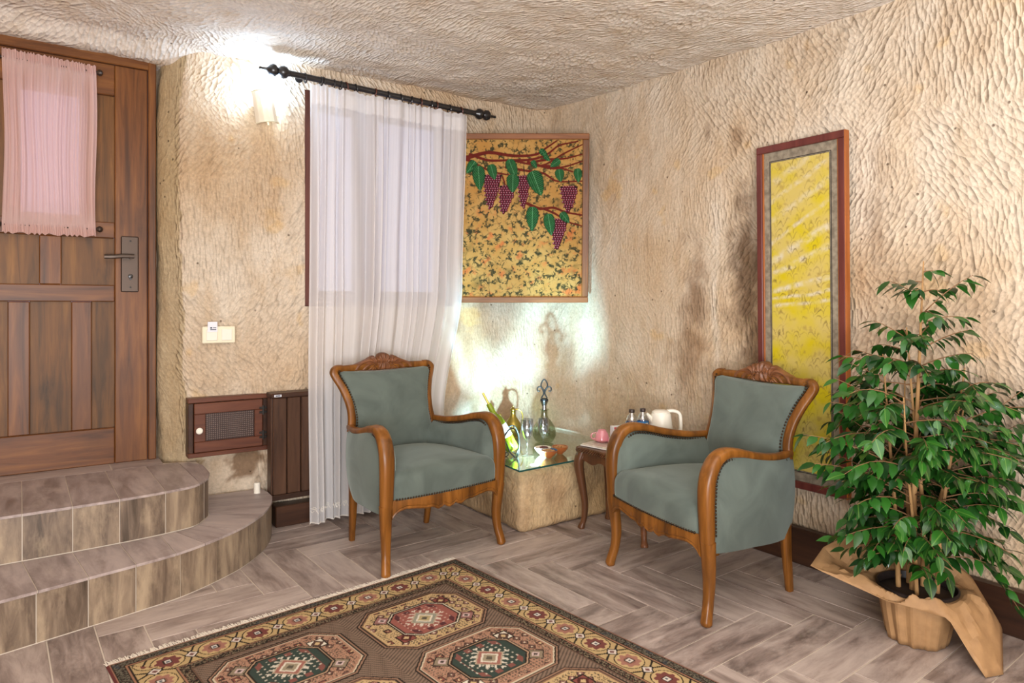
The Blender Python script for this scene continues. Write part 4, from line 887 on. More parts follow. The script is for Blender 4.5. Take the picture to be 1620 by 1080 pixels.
# ------------------------------------------------------------------ armchairs
ARM = np.array([(.247, .235, .585), (.270, .13, .585), (.292, .01, .602), (.304, -.10, .628), (.311, -.175, .634), (.315, -.228, .608), (.317, -.260, .548), (.318, -.268, .47), (.318, -.265, .38), (.318, -.262, .30)])
def make_chair(label):
    t = thing('armchair', label, 'armchair', group='green velvet armchairs')
    A = cr(ARM, 7); n = len(A); s = np.linspace(0, 1, n)
    wd = np.interp(s, [0, .2, .45, .6, .75, 1], [.017, .023, .031, .034, .033, .029]); hg = np.interp(s, [0, .3, .55, .75, 1], [.014, .017, .024, .027, .023])
    order = np.argsort(A[:, 1])
    def arm_z(y):
        top = A[A[:, 2] > .55]; o = np.argsort(top[:, 1]); return np.interp(y, top[o, 1], top[o, 2])
    nails = MB(); sph = [(0, -.0035), (.0042, -.001), (.0042, .001), (.0022, .0035), (0, .0042)]
    def nail_line(pts, step=.0135):
        pts = np.asarray(pts, float); L = np.concatenate([[0], np.cumsum(np.linalg.norm(np.diff(pts, axis=0), axis=1))])
        for q in np.arange(0, L[-1], step):
            p = [np.interp(q, L, pts[:, k]) for k in range(3)]; nails.lathe([(.0054*math.sin(a), -.0054*math.cos(a)) for a in (0.01, .8, 1.57, 2.4, 3.13)], p, 6, False)
    for sx in (-1, 1):
        S = np.array([sx, 1, 1]); m = MB(); m.sweep(A*S, wd, hg, (1, 0, 0), 14, 3.0); m.build('arm_rail', CHAIRW, t, 60)
        leg = cr(np.array([(.321, -.262, .312), (.318, -.256, .24), (.314, -.250, .16), (.317, -.256, .09), (.325, -.270, .035), (.329, -.278, 0)])*S, 6); q = np.linspace(0, 1, len(leg))
        m = MB(); m.sweep(leg, np.interp(q, [0, .25, .6, .85, .95, 1], [.029, .025, .019, .019, .020, .013]), np.interp(q, [0, .25, .6, .85, .95, 1], [.024, .022, .018, .019, .020, .013]), (1, 0, 0), 14, 3.2); m.build('leg', CHAIRW, t, 60)
        rl = cr(np.array([(.232, .222, .30), (.230, .235, .16), (.224, .258, 0)])*S, 6); m = MB(); m.sweep(rl, np.linspace(.021, .013, len(rl)), np.linspace(.021, .014, len(rl)), (1, 0, 0), 12, 5); m.build('leg', CHAIRW, t, 60)
        # outer side panel
        plan = cr([(.316, -.255), (.325, -.15), (.318, -.02), (.294, .12), (.250, .245)], 8); rows = 14
        y = plan[:, 1]; zt2 = arm_z(y)-.010; zb2 = np.interp(y, [-.26, .25], [.262, .228]); T = np.gradient(plan, axis=0); T /= np.linalg.norm(T, axis=1)[:, None]; nr = np.stack([T[:, 1], -T[:, 0]], -1); nr *= np.sign(nr[:, :1]+1e-9)
        v = np.linspace(0, 1, rows); out = np.zeros((len(plan), rows, 3)); inn = out.copy()
        bul = .016*np.sin(math.pi*np.clip(v, 0, 1))**.7
        for j in range(rows):
            z = zb2+(zt2-zb2)*v[j]; taper = -.030*(1-v[j])**2*np.interp(y, [-.26, 0, .25], [0, .8, .6])
            xy = plan+nr*(bul[j]+taper[:, None]); out[:, j] = np.column_stack([xy, z]); xy2 = plan+nr*(-.012+taper[:, None]); inn[:, j] = np.column_stack([xy2, z])
        ring = np.concatenate([out, inn[:, ::-1]], 1)*S; m = MB(); m.grid(ring, False, True, flip=(sx > 0)); k = ring.shape[1]; m.f.append(tuple(range(k))); m.f.append(tuple((len(plan)-1)*k+i for i in range(k))); m.build('side_panel', VELVET, t, 60)
        # inner padded arm
        plan2 = cr([(.308, -.268), (.312, -.235), (.312, -.13), (.300, 0), (.275, .10), (.235, .20)], 7); y = plan2[:, 1]; top = arm_z(np.clip(y, -.24, .23))-.014-np.clip(-.23-y, 0, 1)*.6; T = np.gradient(plan2, axis=0); T /= np.linalg.norm(T, axis=1)[:, None]; nr = np.stack([T[:, 1], -T[:, 0]], -1); nr *= np.sign(nr[:, :1]+1e-9)
        th = .066*np.sqrt(np.clip((y+.272)/.05, .10, 1)); rows = 16; v = np.linspace(0, 1, rows); prof = (1-np.abs(2*v-1)**3.2)**.5; ring = np.zeros((len(plan2), rows*2, 3))
        for j in range(rows):
            z = .315+(top-.315)*v[j]; xy = plan2-nr*(th*prof[j])[:, None]; ring[:, j] = np.column_stack([xy, z]); ring[:, 2*rows-1-j] = np.column_stack([plan2+nr*.002, z])
        ring *= S; m = MB(); m.grid(ring, False, True, flip=(sx < 0)); k = 2*rows; m.f.append(tuple(range(k))); m.f.append(tuple((len(plan2)-1)*k+i for i in range(k))); m.build('arm_pad', VELVET, t, 60)
        T = np.gradient(A, axis=0); nn = np.column_stack([0*T[:, 0], -T[:, 2], T[:, 1]]); nn /= np.linalg.norm(nn, axis=1)[:, None]+1e-9; nn = np.where((nn*np.array([0, .0, -1])).sum(1)[:, None]+(nn*np.array([0, .6, 0])).sum(1)[:, None] > 0, nn, -nn)
        body = A+nn*(hg[:, None]+.004)
        nail_line((body+np.column_stack([np.maximum(wd*.55, .012), 0*wd, 0*wd]))[3:-2]*S); nail_line((body+np.column_stack([-wd*1.0, 0*wd, 0*wd]))[3:-12]*S)
        bs = cr(np.array([(.243, .228, .560), (.232, .240, .63), (.236, .260, .70), (.258, .288, .775), (.286, .314, .835), (.292, .322, .858), (.276, .327, .872), (.245, .329, .873)])*S, 7); q = np.linspace(0, 1, len(bs))
        m = MB(); m.sweep(bs, np.interp(q, [0, .5, .8, 1], [.015, .016, .018, .016]), np.interp(q, [0, 1], [.021, .020]), (0, 1, .3), 12, 3.0); m.build('back_stile', CHAIRW, t, 60)
        nail_line((bs+np.array([-sx*.019, -.022, 0]))[2:-9])
    # top rail and carved crest
    xs_ = np.linspace(-.25, .25, 31); tr = np.column_stack([xs_, .329+.012*(1-(xs_/.25)**2), .871+.004*(1-(xs_/.25)**2)-.010*np.cos(xs_/.25*math.pi)**2*0]); m = MB(); m.sweep(tr, .016, .018, (0, 1, 0), 12, 3.0); m.build('top_rail', CHAIRW, t, 60)
    nx_, nz_ = 150, 22; X = np.linspace(-.185, .185, nx_); ax = np.abs(X); topz = .880+np.interp(ax, [0, .012, .028, .036, .042, .058, .075, .10, .13, .16, .185], [.066, .065, .058, .046, .040, .052, .046, .033, .021, .011, .002]); botz = .858-.006*np.cos(np.clip(ax/.19, 0, 1)*math.pi/2)+0*X
    G = np.zeros((nx_, nz_, 3))
    for j in range(nz_):
        v = j/(nz_-1); z = botz+(topz-botz)*v; zl = z-.880
        r1 = np.arctan2(X, zl+.030*np.where(zl > .018, 1, -1)+.0); shell = np.where(zl > .016, np.cos(13*np.arctan2(X, zl+.004)), np.cos(12*np.arctan2(X, .045-zl)))
        sa_ = np.arctan2(zl+.004, ax-.052); rr = np.hypot(zl+.004, ax-.052); wing = np.cos(9*sa_+rr*120); rel = np.where(ax < .036, .020+.0055*shell, .014+.006*wing-.03*np.clip(ax-.07, 0, 1))
        rel = rel-.006*np.exp(-((ax-.038)/.003)**2)-.005*np.exp(-((zl-.016)/.002)**2)*(ax < .034); edge_ = np.sqrt(np.clip(1-np.abs(2*v-1)**4, 0, 1)); rel = np.maximum(rel, .002)*edge_
        G[:, j] = np.column_stack([X, .335-.012*0-(.006+rel)+.010*(1-(X/.25)**2), z])
    Bk = G.copy(); Bk[..., 1] = .352+.006; ring = np.concatenate([G, Bk[:, ::-1]], 1); m = MB(); m.grid(ring, False, True); k = ring.shape[1]; m.f.append(tuple(range(k))); m.f.append(tuple((nx_-1)*k+i for i in range(k))); tag(m.build('carved_crest', CARVEW, t, 50), 'carved shell crest')
    # back upholstery
    def backfn(Q):
        x, y, z = Q[:, 0].copy(), Q[:, 1].copy(), Q[:, 2].copy(); f = np.interp(z, [.40, .55, .63, .70, .775, .835, .87], [.222, .222, .214, .220, .241, .266, .272])/.25
        z2 = z+np.clip((z-.6)/.25, 0, 1)*.014*((x/.25)**2-.6); cen = .020*(1-(x/.25)**2)*np.clip(1-((z-.64)/.24)**2, 0, 1)*(y < 0)
        y2 = y+np.interp(z, [.38, .56, .63, .70, .775, .86], [.200, .222, .236, .258, .286, .318])-cen; return np.column_stack([x*f, y2, z2])
    m = MB(); m.rbox((0, 0, .63), (.25, .034, .228), .024, 18, backfn); m.build('backrest', VELVET, t, 0, weld=True)
    m = MB(); m.rbox((0, .044, .54), (.245, .012, .315), .010, 12, backfn); m.build('back_panel', VELVET, t, 0, weld=True)
    nail_line([(x, .300-.0+.010*(1-(x/.25)**2), .853-.012*(1-(x/.25)**2)) for x in np.linspace(-.245, .245, 30)])
    def seatfn(Q):
        x, y, z = Q[:, 0].copy(), Q[:, 1].copy(), Q[:, 2].copy(); k = np.clip((y+.285)/.52, 0, 1); x2 = x*(1-.20*k); cr_ = np.clip(1-(x/.31)**2, 0, 1)*np.clip(1-((y+.03)/.30)**2, 0, 1)
        z2 = z+.046*cr_*np.clip((z-.36)/.08, 0, 1); y2 = y-.020*np.clip(1-(x/.30)**2, 0, 1)*np.clip((-.05-y)/.2, 0, 1)-.010*np.clip((-y-.2)/.06, 0, 1)*np.sin(np.clip((z-.30)/.15, 0, 1)*math.pi); return np.column_stack([x2, y2, z2])
    m = MB(); m.rbox((0, -.035, .374), (.302, .243, .072), .045, 20, seatfn); m.build('seat', VELVET, t, 0, weld=True)
    # scalloped apron
    xs_ = np.linspace(-.298, .298, 121); bow = -.262-.020*np.clip(1-(xs_/.30)**2, 0, 1); ax = np.abs(xs_)
    bz = np.interp(ax, [0, .018, .034, .046, .066, .084, .10, .13, .18, .23, .262, .282, .298], [.256, .262, .272, .262, .258, .268, .273, .272, .281, .286, .280, .268, .250]); tz = .333+0*xs_
    ring = np.stack([np.column_stack([xs_, bow-.016, bz]), np.column_stack([xs_, bow-.021, bz+.006]), np.column_stack([xs_, bow-.019, bz+.014]), np.column_stack([xs_, bow-.022, bz+.018]), np.column_stack([xs_, bow-.020, tz-.006]), np.column_stack([xs_, bow-.016, tz]), np.column_stack([xs_, bow+.010, tz]), np.column_stack([xs_, bow+.010, bz])], 1)
    m = MB(); m.grid(ring, False, True, flip=False); m.f.append(tuple(range(8))); m.f.append(tuple(120*8+i for i in range(8))); m.build('apron', CHAIRW, t, 40)
    nail_line(np.column_stack([xs_, bow-.021, tz+.003])[4:-4])
    m = MB(); m.box((-.215, .20, .225), (.215, .232, .30), .004); m.build('rear_rail', CHAIRW, t)
    for sx in (-1, 1): m = MB(); m.sweep([(sx*.285, -.24, .300), (sx*.278, -.05, .300), (sx*.215, .205, .290)], .010, .022, (1, 0, 0), 8, 5); m.build('side_rail', CHAIRW, t)
    o = nails.build('nail_trim', NAIL, t, 180); tag(o, 'row of bronze upholstery nails', kind='stuff'); return t
ch1 = make_chair('green velvet armchair with carved crest in front of the sheer curtain')
ch1.location = (1.555, 3.065, 0); ch1.rotation_euler = (0, 0, math.radians(5))
ch2 = copy_tree(ch1); ch2['label'] = 'green velvet armchair with carved crest in front of the tall yellow picture'
ch2.location = (2.374, 1.93, 0); ch2.rotation_euler = (0, 0, math.radians(-100.3))

# ------------------------------------------------------------------ rock ledge, glass top and what stands on it
def ledge_fn(Q):
    n = fbm(Q*3.3+60, 3); d = (fbm(Q*9+3, 3)*.014+n*.022)
    c = np.array([2.53, 3.34, .16]); v = Q-c; v /= np.linalg.norm(v, axis=1)[:, None]; Q = Q+v*d[:, None]; Q[:, 2] = np.clip(Q[:, 2], -.002, .326)
    low = np.clip(1-Q[:, 2]/.3, 0, 1); Q[:, 1] -= .012*low*(Q[:, 1] < 3); return Q
m = MB(); m.rbox((2.53, 3.345, .162), (.455, .452, .164), .035, 56, ledge_fn); ledge = m.build('stone_ledge', ROCK, None, 0, weld=True)
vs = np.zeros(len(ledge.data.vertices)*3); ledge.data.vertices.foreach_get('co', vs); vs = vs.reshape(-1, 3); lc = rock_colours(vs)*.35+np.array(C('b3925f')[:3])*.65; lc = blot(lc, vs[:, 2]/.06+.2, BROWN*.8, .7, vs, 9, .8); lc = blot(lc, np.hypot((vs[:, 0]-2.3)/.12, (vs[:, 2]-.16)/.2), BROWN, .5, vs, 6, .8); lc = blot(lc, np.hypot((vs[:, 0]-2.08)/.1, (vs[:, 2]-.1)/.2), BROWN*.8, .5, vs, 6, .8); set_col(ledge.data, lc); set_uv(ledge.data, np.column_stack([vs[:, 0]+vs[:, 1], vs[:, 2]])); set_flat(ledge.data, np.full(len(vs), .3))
tag(ledge, 'low block of tan rock in the corner under the glass top', 'ledge')
gt = thing('glass_top', 'greenish glass sheet lying over the corner rock ledge', 'glass')
GP = [(2.015, 2.815), (2.90, 2.865), (2.915, 3.69), (2.10, 3.735)]
m = MB(); m.prism(GP, .346, .355); m.build('pane', GLASSEDGE, gt, 0)
EDG = NT('glass_edge_green', .1, C('1f4a44'), Specular_IOR_Level=.7).m
for (a, b) in ((0, 1), (0, 3)):
    p, q = np.array(GP[a]), np.array(GP[b]); m = MB(); d = (q-p)/np.linalg.norm(q-p); nrm = np.array([d[1], -d[0]])*(1 if a == 0 and b == 1 else -1)*.0006
    m.prism([tuple(p+nrm), tuple(q+nrm), tuple(q-nrm*1.0), tuple(p-nrm*1.0)], .3462, .3548); m.build('glass_edge', EDG, gt, 0)
for x, y in ((2.11, 3.25), (2.45, 2.94), (2.8, 3.0), (2.8, 3.6), (2.16, 3.6)):
    m = MB(); m.lathe([(0, .322), (.014, .322), (.014, .346), (0, .346)], (x, y, 0), 14); m.build('pad', WPLAS, gt)
GZ = .3552
ul = thing('uplight', 'small white uplight under the glass top on the rock ledge', 'lamp', (2.195, 2.925, .322))
m = MB(); m.lathe([(0, 0), (.030, 0), (.032, .012), (.026, .016), (.024, .010), (0, .010)], n=20); m.build('housing', WPLAS, ul); m = MB(); m.lathe([(0, .0105), (.023, .0105), (.023, .0125), (0, .013)], n=20); m.build('bulb', BULB, ul)
spot('uplight_light', (2.195, 2.925, .341), (2.64, 3.74, 0.84), 290, (.46, .74, 1.0), 80, .5, .018)

def lathe_part(name, prof, mat, par, c=(0, 0, 0), n=32, M=None): m = MB(); m.lathe(prof, c, n, False, M); return m.build(name, mat, par, 50)
# wine glasses
def wine_glass(label, xy, h):
    t = thing('wine_glass', label, 'glass', (xy[0], xy[1], GZ), group='wine glasses on the glass top'); k = h/.205
    pr = [(0, .001), (.033, .001), (.034, .003), (.020, .005), (.006, .009), (.0042, .02), (.004, .06), (.006, .078), (.015, .092), (.027, .115), (.034, .145), (.036, .175), (.0345, .205), (.0335, .205), (.0345, .175), (.0325, .146), (.0255, .117), (.013, .096), (0, .089)]
    lathe_part('bowl_and_stem', [(a*min(k*1.02, 1), b*k) for a, b in pr], GLASS, t); return t
wine_glass('stemmed wine glass standing nearest the tilted wine bottle', (2.253, 3.075), .205); wine_glass('stemmed wine glass standing in front of the decanter', (2.415, 3.135), .185)
# decanter with fleur-de-lis stopper
dt = thing('decanter', 'round smoky glass decanter with iron fleur-de-lis stopper', 'decanter', (2.561, 3.315, GZ))
lathe_part('body', [(0, .002), (.04, .002), (.058, .010), (.073, .040), (.075, .065), (.066, .100), (.044, .132), (.026, .152), (.021, .168), (.021, .195), (.028, .200), (.028, .206), (.019, .206), (.018, .17), (.022, .154), (.040, .132), (.062, .100), (.071, .065), (.069, .04), (.055, .014), (0, .007)], SMOKE, dt)
CHROME = NT('polished_metal', .15, C('b9bcc2'), Metallic=1.0).m
st_ = lathe_part('stopper', [(0, .196), (.015, .196), (.016, .208), (.013, .218), (.015, .228), (.026, .252), (.027, .258), (0, .259)], CHROME, dt)
m = MB(); m.lathe([(0, .259), (.025, .259), (.025, .267), (.012, .272), (0, .272)], n=20)
cx_ = np.array([AX[0], BX[0], 0])
def fl2(pts, r): m.tube([cx_*a+np.array([0, 0, b]) for a, b in cr(np.array(pts), 6)], r, 8)
fl2([(-.019, .272), (-.010, .286), (-.004, .30), (-.004, .322), (-.016, .338), (-.020, .355), (-.012, .376), (0, .390)], .0045); fl2([(.019, .272), (.010, .286), (.004, .30), (.004, .322), (.016, .338), (.020, .355), (.012, .376), (0, .390)], .0045)
for sg in (-1, 1): fl2([(sg*.003, .306), (sg*.012, .328), (sg*.026, .342), (sg*.040, .338), (sg*.043, .324), (sg*.036, .314), (sg*.027, .318)], .0042)
m.build('fleur_de_lis', IRON, st_)
# brass ewer
ew = thing('brass_ewer', 'antique brass ewer with curved handle against the wall', 'ewer', (2.475, 3.53, GZ))
lathe_part('body', [(0, 0), (.036, 0), (.038, .008), (.030, .016), (.045, .035), (.054, .062), (.052, .085), (.038, .112), (.022, .135), (.016, .152), (.016, .172), (.020, .178), (.018, .186), (.010, .193), (.004, .198), (.005, .204), (0, .208)], BRASS, ew)
m = MB(); m.tube(cr([cx_*a+np.array([0, 0, b]) for a, b in ((.014, .180), (.030, .184), (.052, .170), (.062, .140), (.058, .10), (.050, .075))], 6), .0045, 8); m.build('handle', BRASS, ew)
m = MB(); m.sweep(cr([cx_*a+np.array([0, 0, b]) for a, b in ((-.045, .055), (-.068, .085), (-.070, .13), (-.085, .155))], 6), np.linspace(.010, .005, 19), np.linspace(.010, .005, 19), (0, 0, 1), 10, 2); m.build('spout', BRASS, ew)
# wine bottle in a wrought iron holder
wb = thing('wine_bottle', 'green labelled white wine bottle lying tilted in an iron holder', 'bottle', (2.188, 3.118, GZ+.030))
tilt = math.radians(28); ax3 = np.array([-AX[0]*math.sin(tilt), -BX[0]*math.sin(tilt), math.cos(tilt)]); xq = np.array([AX[0]*math.cos(tilt), BX[0]*math.cos(tilt), math.sin(tilt)]); yq = np.cross(ax3, xq); MB3 = np.column_stack([xq, yq, ax3])
lathe_part('body', [(0, .004), (.030, .002), (.037, .010), (.037, .175), (.034, .195), (.020, .222), (.0145, .238), (.014, .26)], GREENG, wb, (0, 0, 0), 28, MB3)
lathe_part('label', [(.0375, .085), (.0378, .086), (.0378, .160), (.0375, .161)], PORCW, wb, (0, 0, 0), 28, MB3); lathe_part('foil_capsule', [(.0145, .232), (.0152, .234), (.0152, .292), (.013, .296), (0, .297)], plain('green_foil', '8fa320', .35), wb, (0, 0, 0), 20, MB3)
m = MB(); p0 = ax3*.29; m.tube([p0, p0+ax3*.03, p0+ax3*.075], .0065, 8); m.build('pour_spout', BRASS, wb)
lb = MB()
for k, (w_, h_) in enumerate(((.018, .003), (.024, .0025), (.014, .0025))):
    z = .145-k*.010; a = np.linspace(-w_/.075, w_/.075, 6)-1.57; lb.grid(np.array([[(.0382*math.cos(t), .0382*math.sin(t), zz) for t in a] for zz in (z, z+h_)]) @ MB3.T)
lb.build('label_print', INK, wb)
hl = thing('bottle_holder', 'scrolled wrought iron holder carrying the tilted wine bottle', 'holder', (2.148, 3.108, GZ+.0045)); m = MB()
def cam3(a, d, z): return np.array([AX[0]*a+AX[1]*d, BX[0]*a+BX[1]*d, z])
for d in (-.045, .05):
    m.tube(cr([cam3(-.075, d, 0), cam3(-.060, d, .035), cam3(-.045, d, .085), cam3(-.030, d, .098), cam3(-.012, d, .080), cam3(.010, d, .030), cam3(.040, d, .0)], 6), .0042, 8)
    m.tube(cr([cam3(-.035, d, .098), cam3(-.015, d, .13), cam3(.005, d, .155), cam3(.030, d, .160), cam3(.050, d, .13), cam3(.060, d, .08), cam3(.058, d, .03), cam3(.045, d, .0)], 6), .0042, 8)
    t = np.linspace(0, 4.2*math.pi/2, 16); m.tube([cam3(-.045+.018*(1-a/8)*math.cos(a+2.4), d, .022+.016*(1-a/8)*math.sin(a+2.4)) for a in t], .003, 6); m.tube([cam3(-.015+.016*(1-a/8)*math.cos(-a+.7), d, .018+.014*(1-a/8)*math.sin(-a+.7)) for a in t], .003, 6)
for a, z in ((-.033, .098), (.045, .003), (-.074, .002), (.03, .160)): m.tube([cam3(a, -.045, z), cam3(a, 0, z), cam3(a, .05, z)], .004, 8)
m.build('iron_frame', IRON, hl); tag(hl)
# nut bowls
def bowl(label, xy, outer, inner, fill, r=.048, seed=1):
    t = thing('nut_bowl', label, 'bowl', (xy[0], xy[1], GZ), group='nut bowls on the glass top')
    lathe_part('dish', [(0, .001), (.016, .001), (.017, .004), (.032, .016), (.044, .032), (r, .044)], outer, t); lathe_part('lining', [(r, .044), (r-.003, .0445), (.040, .032), (.028, .018), (0, .012)], inner, t)
    rng = random.Random(seed); m = MB()
    for k in range(46):
        a = rng.uniform(0, 6.28); q = math.sqrt(rng.random())*.034; zz = .036+.008*(1-q/.034)+rng.uniform(-.002, .004); s_ = rng.uniform(.004, .0062); m.lathe([(0, -s_*.8), (s_*.8, -s_*.4), (s_, 0), (s_*.8, s_*.4), (0, s_*.8)], (q*math.cos(a), q*math.sin(a), zz), 6, False, Matrix.Rotation(rng.uniform(0, 3), 3, Vector((rng.random(), rng.random(), .3))) )
    m.lathe([(0, .036), (.036, .034), (.036, .030)], n=16, cap=False); o = m.build('nuts', fill, t, 180); o['kind'] = 'stuff'; return t
bowl('cream glazed bowl of dark dried fruit beside the wine glasses', (2.335, 3.035), CREAMG, CREAMG, NUTD, seed=1); bowl('terracotta bowl with blue lining at the front of the glass', (2.318, 2.958), TERRA, BLUEG, NUT, seed=2); bowl('plain brown terracotta bowl heaped with nuts near the table', (2.43, 3.0), TERRA, TERRA, NUT, seed=3)

# ------------------------------------------------------------------ side table and tea things
TBR = math.radians(9.2); tb = thing('side_table', 'small carved walnut side table with cabriole legs between the armchair and ledge', 'table', (2.541, 2.59, 0), TBR)
def serp(hx, hy, n=72, am=.010):
    a = np.linspace(0, 2*math.pi, n, endpoint=False); c, s = np.cos(a), np.sin(a); k = 1/((np.abs(c)**7+np.abs(s)**7)**(1/7)); x, y = c*k*hx, s*k*hy
    return np.column_stack([x+am*np.cos(y/hy*math.pi*1.5)*np.sign(c)*(np.abs(x) > hx*.9), y+am*np.cos(x/hx*math.pi*1.5)*np.sign(s)*(np.abs(y) > hy*.9)])
o1 = serp(.150, .245); m = MB(); layers = [(.90, .412), (.985, .416), (1.0, .424), (.995, .434), (.955, .440), (.93, .441)]; ring = np.array([[(*(p*k), z) for p in o1] for k, z in layers]); m.grid(ring, False, True, flip=True); m.f.append(tuple((len(layers)-1)*72+i for i in range(72))); m.f.append(tuple(71-i for i in range(72))); m.build('table_top', TABLEW, tb, 40)
edge = MB(); o2 = serp(.151, .246, 220)
for i in range(0, 220, 2):
    p = o2[i]; q = o2[(i+3) % 220]; edge.tube([(p[0]*1.0, p[1]*1.0, .416), ((p[0]+q[0])/2*1.012, (p[1]+q[1])/2*1.012, .425), (q[0]*.995, q[1]*.995, .436)], .0045, 5)
o = edge.build('carved_edge', TABLEW, tb); o['kind'] = 'stuff'
for sx in (-1, 1):
    for sy in (-1, 1):
        L = cr([(sx*(.112+d), sy*(.198+d), z) for d, z in ((.002, .415), (.012, .375), (.014, .335), (.004, .25), (-.008, .14), (-.006, .06), (.002, .02), (.008, 0))], 5); q = np.linspace(0, 1, len(L)); wv = np.interp(q, [0, .15, .3, .55, .8, .93, 1], [.024, .026, .024, .017, .013, .018, .016])
        m = MB(); m.sweep(L, wv, wv, (1, 0, 0), 12, 2.8); lg = m.build('leg', TABLEW if sx*sy < 0 or sx > 0 else CARVEW, tb, 60)
        m = MB()
        for k in range(4): m.tube([(sx*(.128-.002*k), sy*(.216-.012*k+.0), .40), (sx*(.148-.003*k), sy*(.222-.010*k), .365), (sx*(.142-.002*k), sy*(.218-.006*k), .33-.006*k)], .0035, 6)
        m.build('carved_knee', TABLEW, lg)
for sx in (-1, 1):
    ys_ = np.linspace(-.19, .19, 41); bz = .372-.026*np.cos(ys_/.19*math.pi*1.5)**2*np.cos(ys_/.19*1.4); R_ = np.stack([np.column_stack([0*ys_+sx*.128, ys_, bz]), np.column_stack([0*ys_+sx*.128, ys_, 0*ys_+.415]), np.column_stack([0*ys_+sx*.110, ys_, 0*ys_+.415]), np.column_stack([0*ys_+sx*.110, ys_, bz])], 1); m = MB(); m.grid(R_, False, True); m.build('apron', TABLEW, tb)
for sy in (-1, 1):
    xs_ = np.linspace(-.105, .105, 31); bz = .372-.020*np.cos(xs_/.105*math.pi*1.5)**2; R_ = np.stack([np.column_stack([xs_, 0*xs_+sy*.214, bz]), np.column_stack([xs_, 0*xs_+sy*.214, 0*xs_+.415]), np.column_stack([xs_, 0*xs_+sy*.196, 0*xs_+.415]), np.column_stack([xs_, 0*xs_+sy*.196, bz])], 1); m = MB(); m.grid(R_, False, True); m.build('apron', TABLEW, tb)
tr_ = thing('tray', 'pale marble slab tray on the small carved side table', 'tray', (2.556, 2.60, .4415), TBR); m = MB(); m.box((-.120, -.205, 0), (.120, .205, .014), .003); m.build('slab', MARBLE, tr_); m = MB(); m.box((-.126, -.211, .002), (.126, .211, .006), .001); m.build('rim', PORCW, tr_)
TZ = .4558
def cup(label, xy, upside, h=0):
    t = thing('tea_cup', label, 'cup', (xy[0], xy[1], TZ+h), group='pink tea cups'); s_ = -1 if upside else 1; z0 = .058 if upside else 0
    pr = [(0, .004), (.018, .002), (.019, 0), (.021, 0), (.022, .005), (.032, .018), (.037, .036), (.039, .058), (.037, .058), (.035, .036), (.030, .020), (.018, .008), (0, .007)]
    if upside: pr = [(a, .058-b) for a, b in pr]
    lathe_part('body', pr, PORC, t); m = MB(); z = lambda q: (.058-q) if upside else q; m.sweep(cr([cx_*a+np.array([0, 0, z(b)]) for a, b in ((-.034, .046), (-.052, .048), (-.060, .036), (-.052, .020), (-.031, .016))], 6), .0045, .003, (0, 1, 0), 8, 2); m.build('handle', PORC, t); return t
cxy = (2.520, 2.747)
sa = thing('saucer', 'pink porcelain saucer under the upturned tea cup', 'saucer', (cxy[0], cxy[1], TZ)); lathe_part('dish', [(0, .002), (.028, 0), (.030, .001), (.044, .008), (.052, .014), (.052, .0155), (.043, .010), (.028, .0045), (0, .0045)], PORC, sa)
cup('pink porcelain tea cup upside down on its saucer', cxy, True, .0075); cup('pink porcelain tea cup beside the red tea packet', (2.528, 2.617), True)
bx_ = thing('tea_packet', 'white and red tea packet standing beside the pink cups', 'packet', (2.602, 2.698, TZ), TBR-.45); m = MB(); m.box((-.045, -.02, 0), (.055, .02, .086), .001); m.build('carton', LABELW, bx_); m = MB(); m.box((-.040, -.0206, .036), (.002, -.0200, .083), 0); r_ = m.build('red_panel', LABELR, bx_); m = MB(); m.box((-.034, -.0210, .066), (-.006, -.0206, .072), 0); m.box((-.034, -.0210, .056), (-.012, -.0206, .060), 0); m.build('print', LABELW, r_)
def water(label, xy):
    t = thing('water_bottle', label, 'bottle', (xy[0], xy[1], TZ), group='small water bottles on the tray'); lathe_part('body', [(0, .003), (.026, .0), (.031, .006), (.031, .05), (.0295, .055), (.031, .06), (.031, .145), (.030, .152), (.022, .174), (.013, .185), (.0125, .200)], PET, t); lathe_part('label', [(.0313, .065), (.0317, .066), (.0317, .142), (.0313, .143)], LABELB, t); lathe_part('cap', [(.0145, .190), (.0150, .192), (.0150, .205), (.013, .207), (0, .207)], CAPM, t, n=20)
    m = MB()
    for a0 in (-2.9, -1.9, -.9): 
        for z, hh_, w_ in ((.124, .012, .5), (.104, .008, .35)): a = np.linspace(a0, a0+w_, 6); m.grid(np.array([[(.0321*math.cos(q), .0321*math.sin(q), zz) for q in a] for zz in (z, z+hh_)]))
    m.build('label_print', LABELW, t)
    m = MB(); a = np.linspace(-2.4, -2.0, 5); m.grid(np.array([[(.0323*math.cos(q), .0323*math.sin(q), zz) for q in a] for zz in (.070, .088)])); m.build('label_mark', LABELR, t); return t
water('small water bottle with blue label beside the tea packet', (2.515, 2.515)); water('small water bottle with blue label beside the white kettle', (2.585, 2.505))
kt = thing('kettle', 'white plastic electric kettle behind the armchair on the side table', 'kettle', (2.622, 2.412, TZ))
lathe_part('base', [(0, 0), (.066, 0), (.068, .010), (.064, .016), (0, .016)], WPLAS, kt); lathe_part('body', [(0, .017), (.062, .017), (.064, .03), (.058, .12), (.050, .185), (.048, .19), (0, .195)], WPLAS, kt); lathe_part('lid', [(.046, .190), (.046, .198), (.035, .206), (0, .208)], WPLAS, kt)
m = MB(); m.sweep(cr([cx_*a+np.array([0, 0, b]) for a, b in ((.030, .200), (.060, .203), (.092, .190), (.100, .150), (.096, .09), (.060, .045))], 6), .012, .009, (AX[1], BX[1], 0), 10, 3); m.build('handle', WPLAS, kt)
m = MB(); m.sweep([-cx_*.040+np.array([0, 0, .15]), -cx_*.062+np.array([0, 0, .175]), -cx_*.074+np.array([0, 0, .19])], np.array([.02, .014, .010]), np.array([.02, .012, .006]), (AX[1], BX[1], 0), 10, 2); m.build('spout', WPLAS, kt)

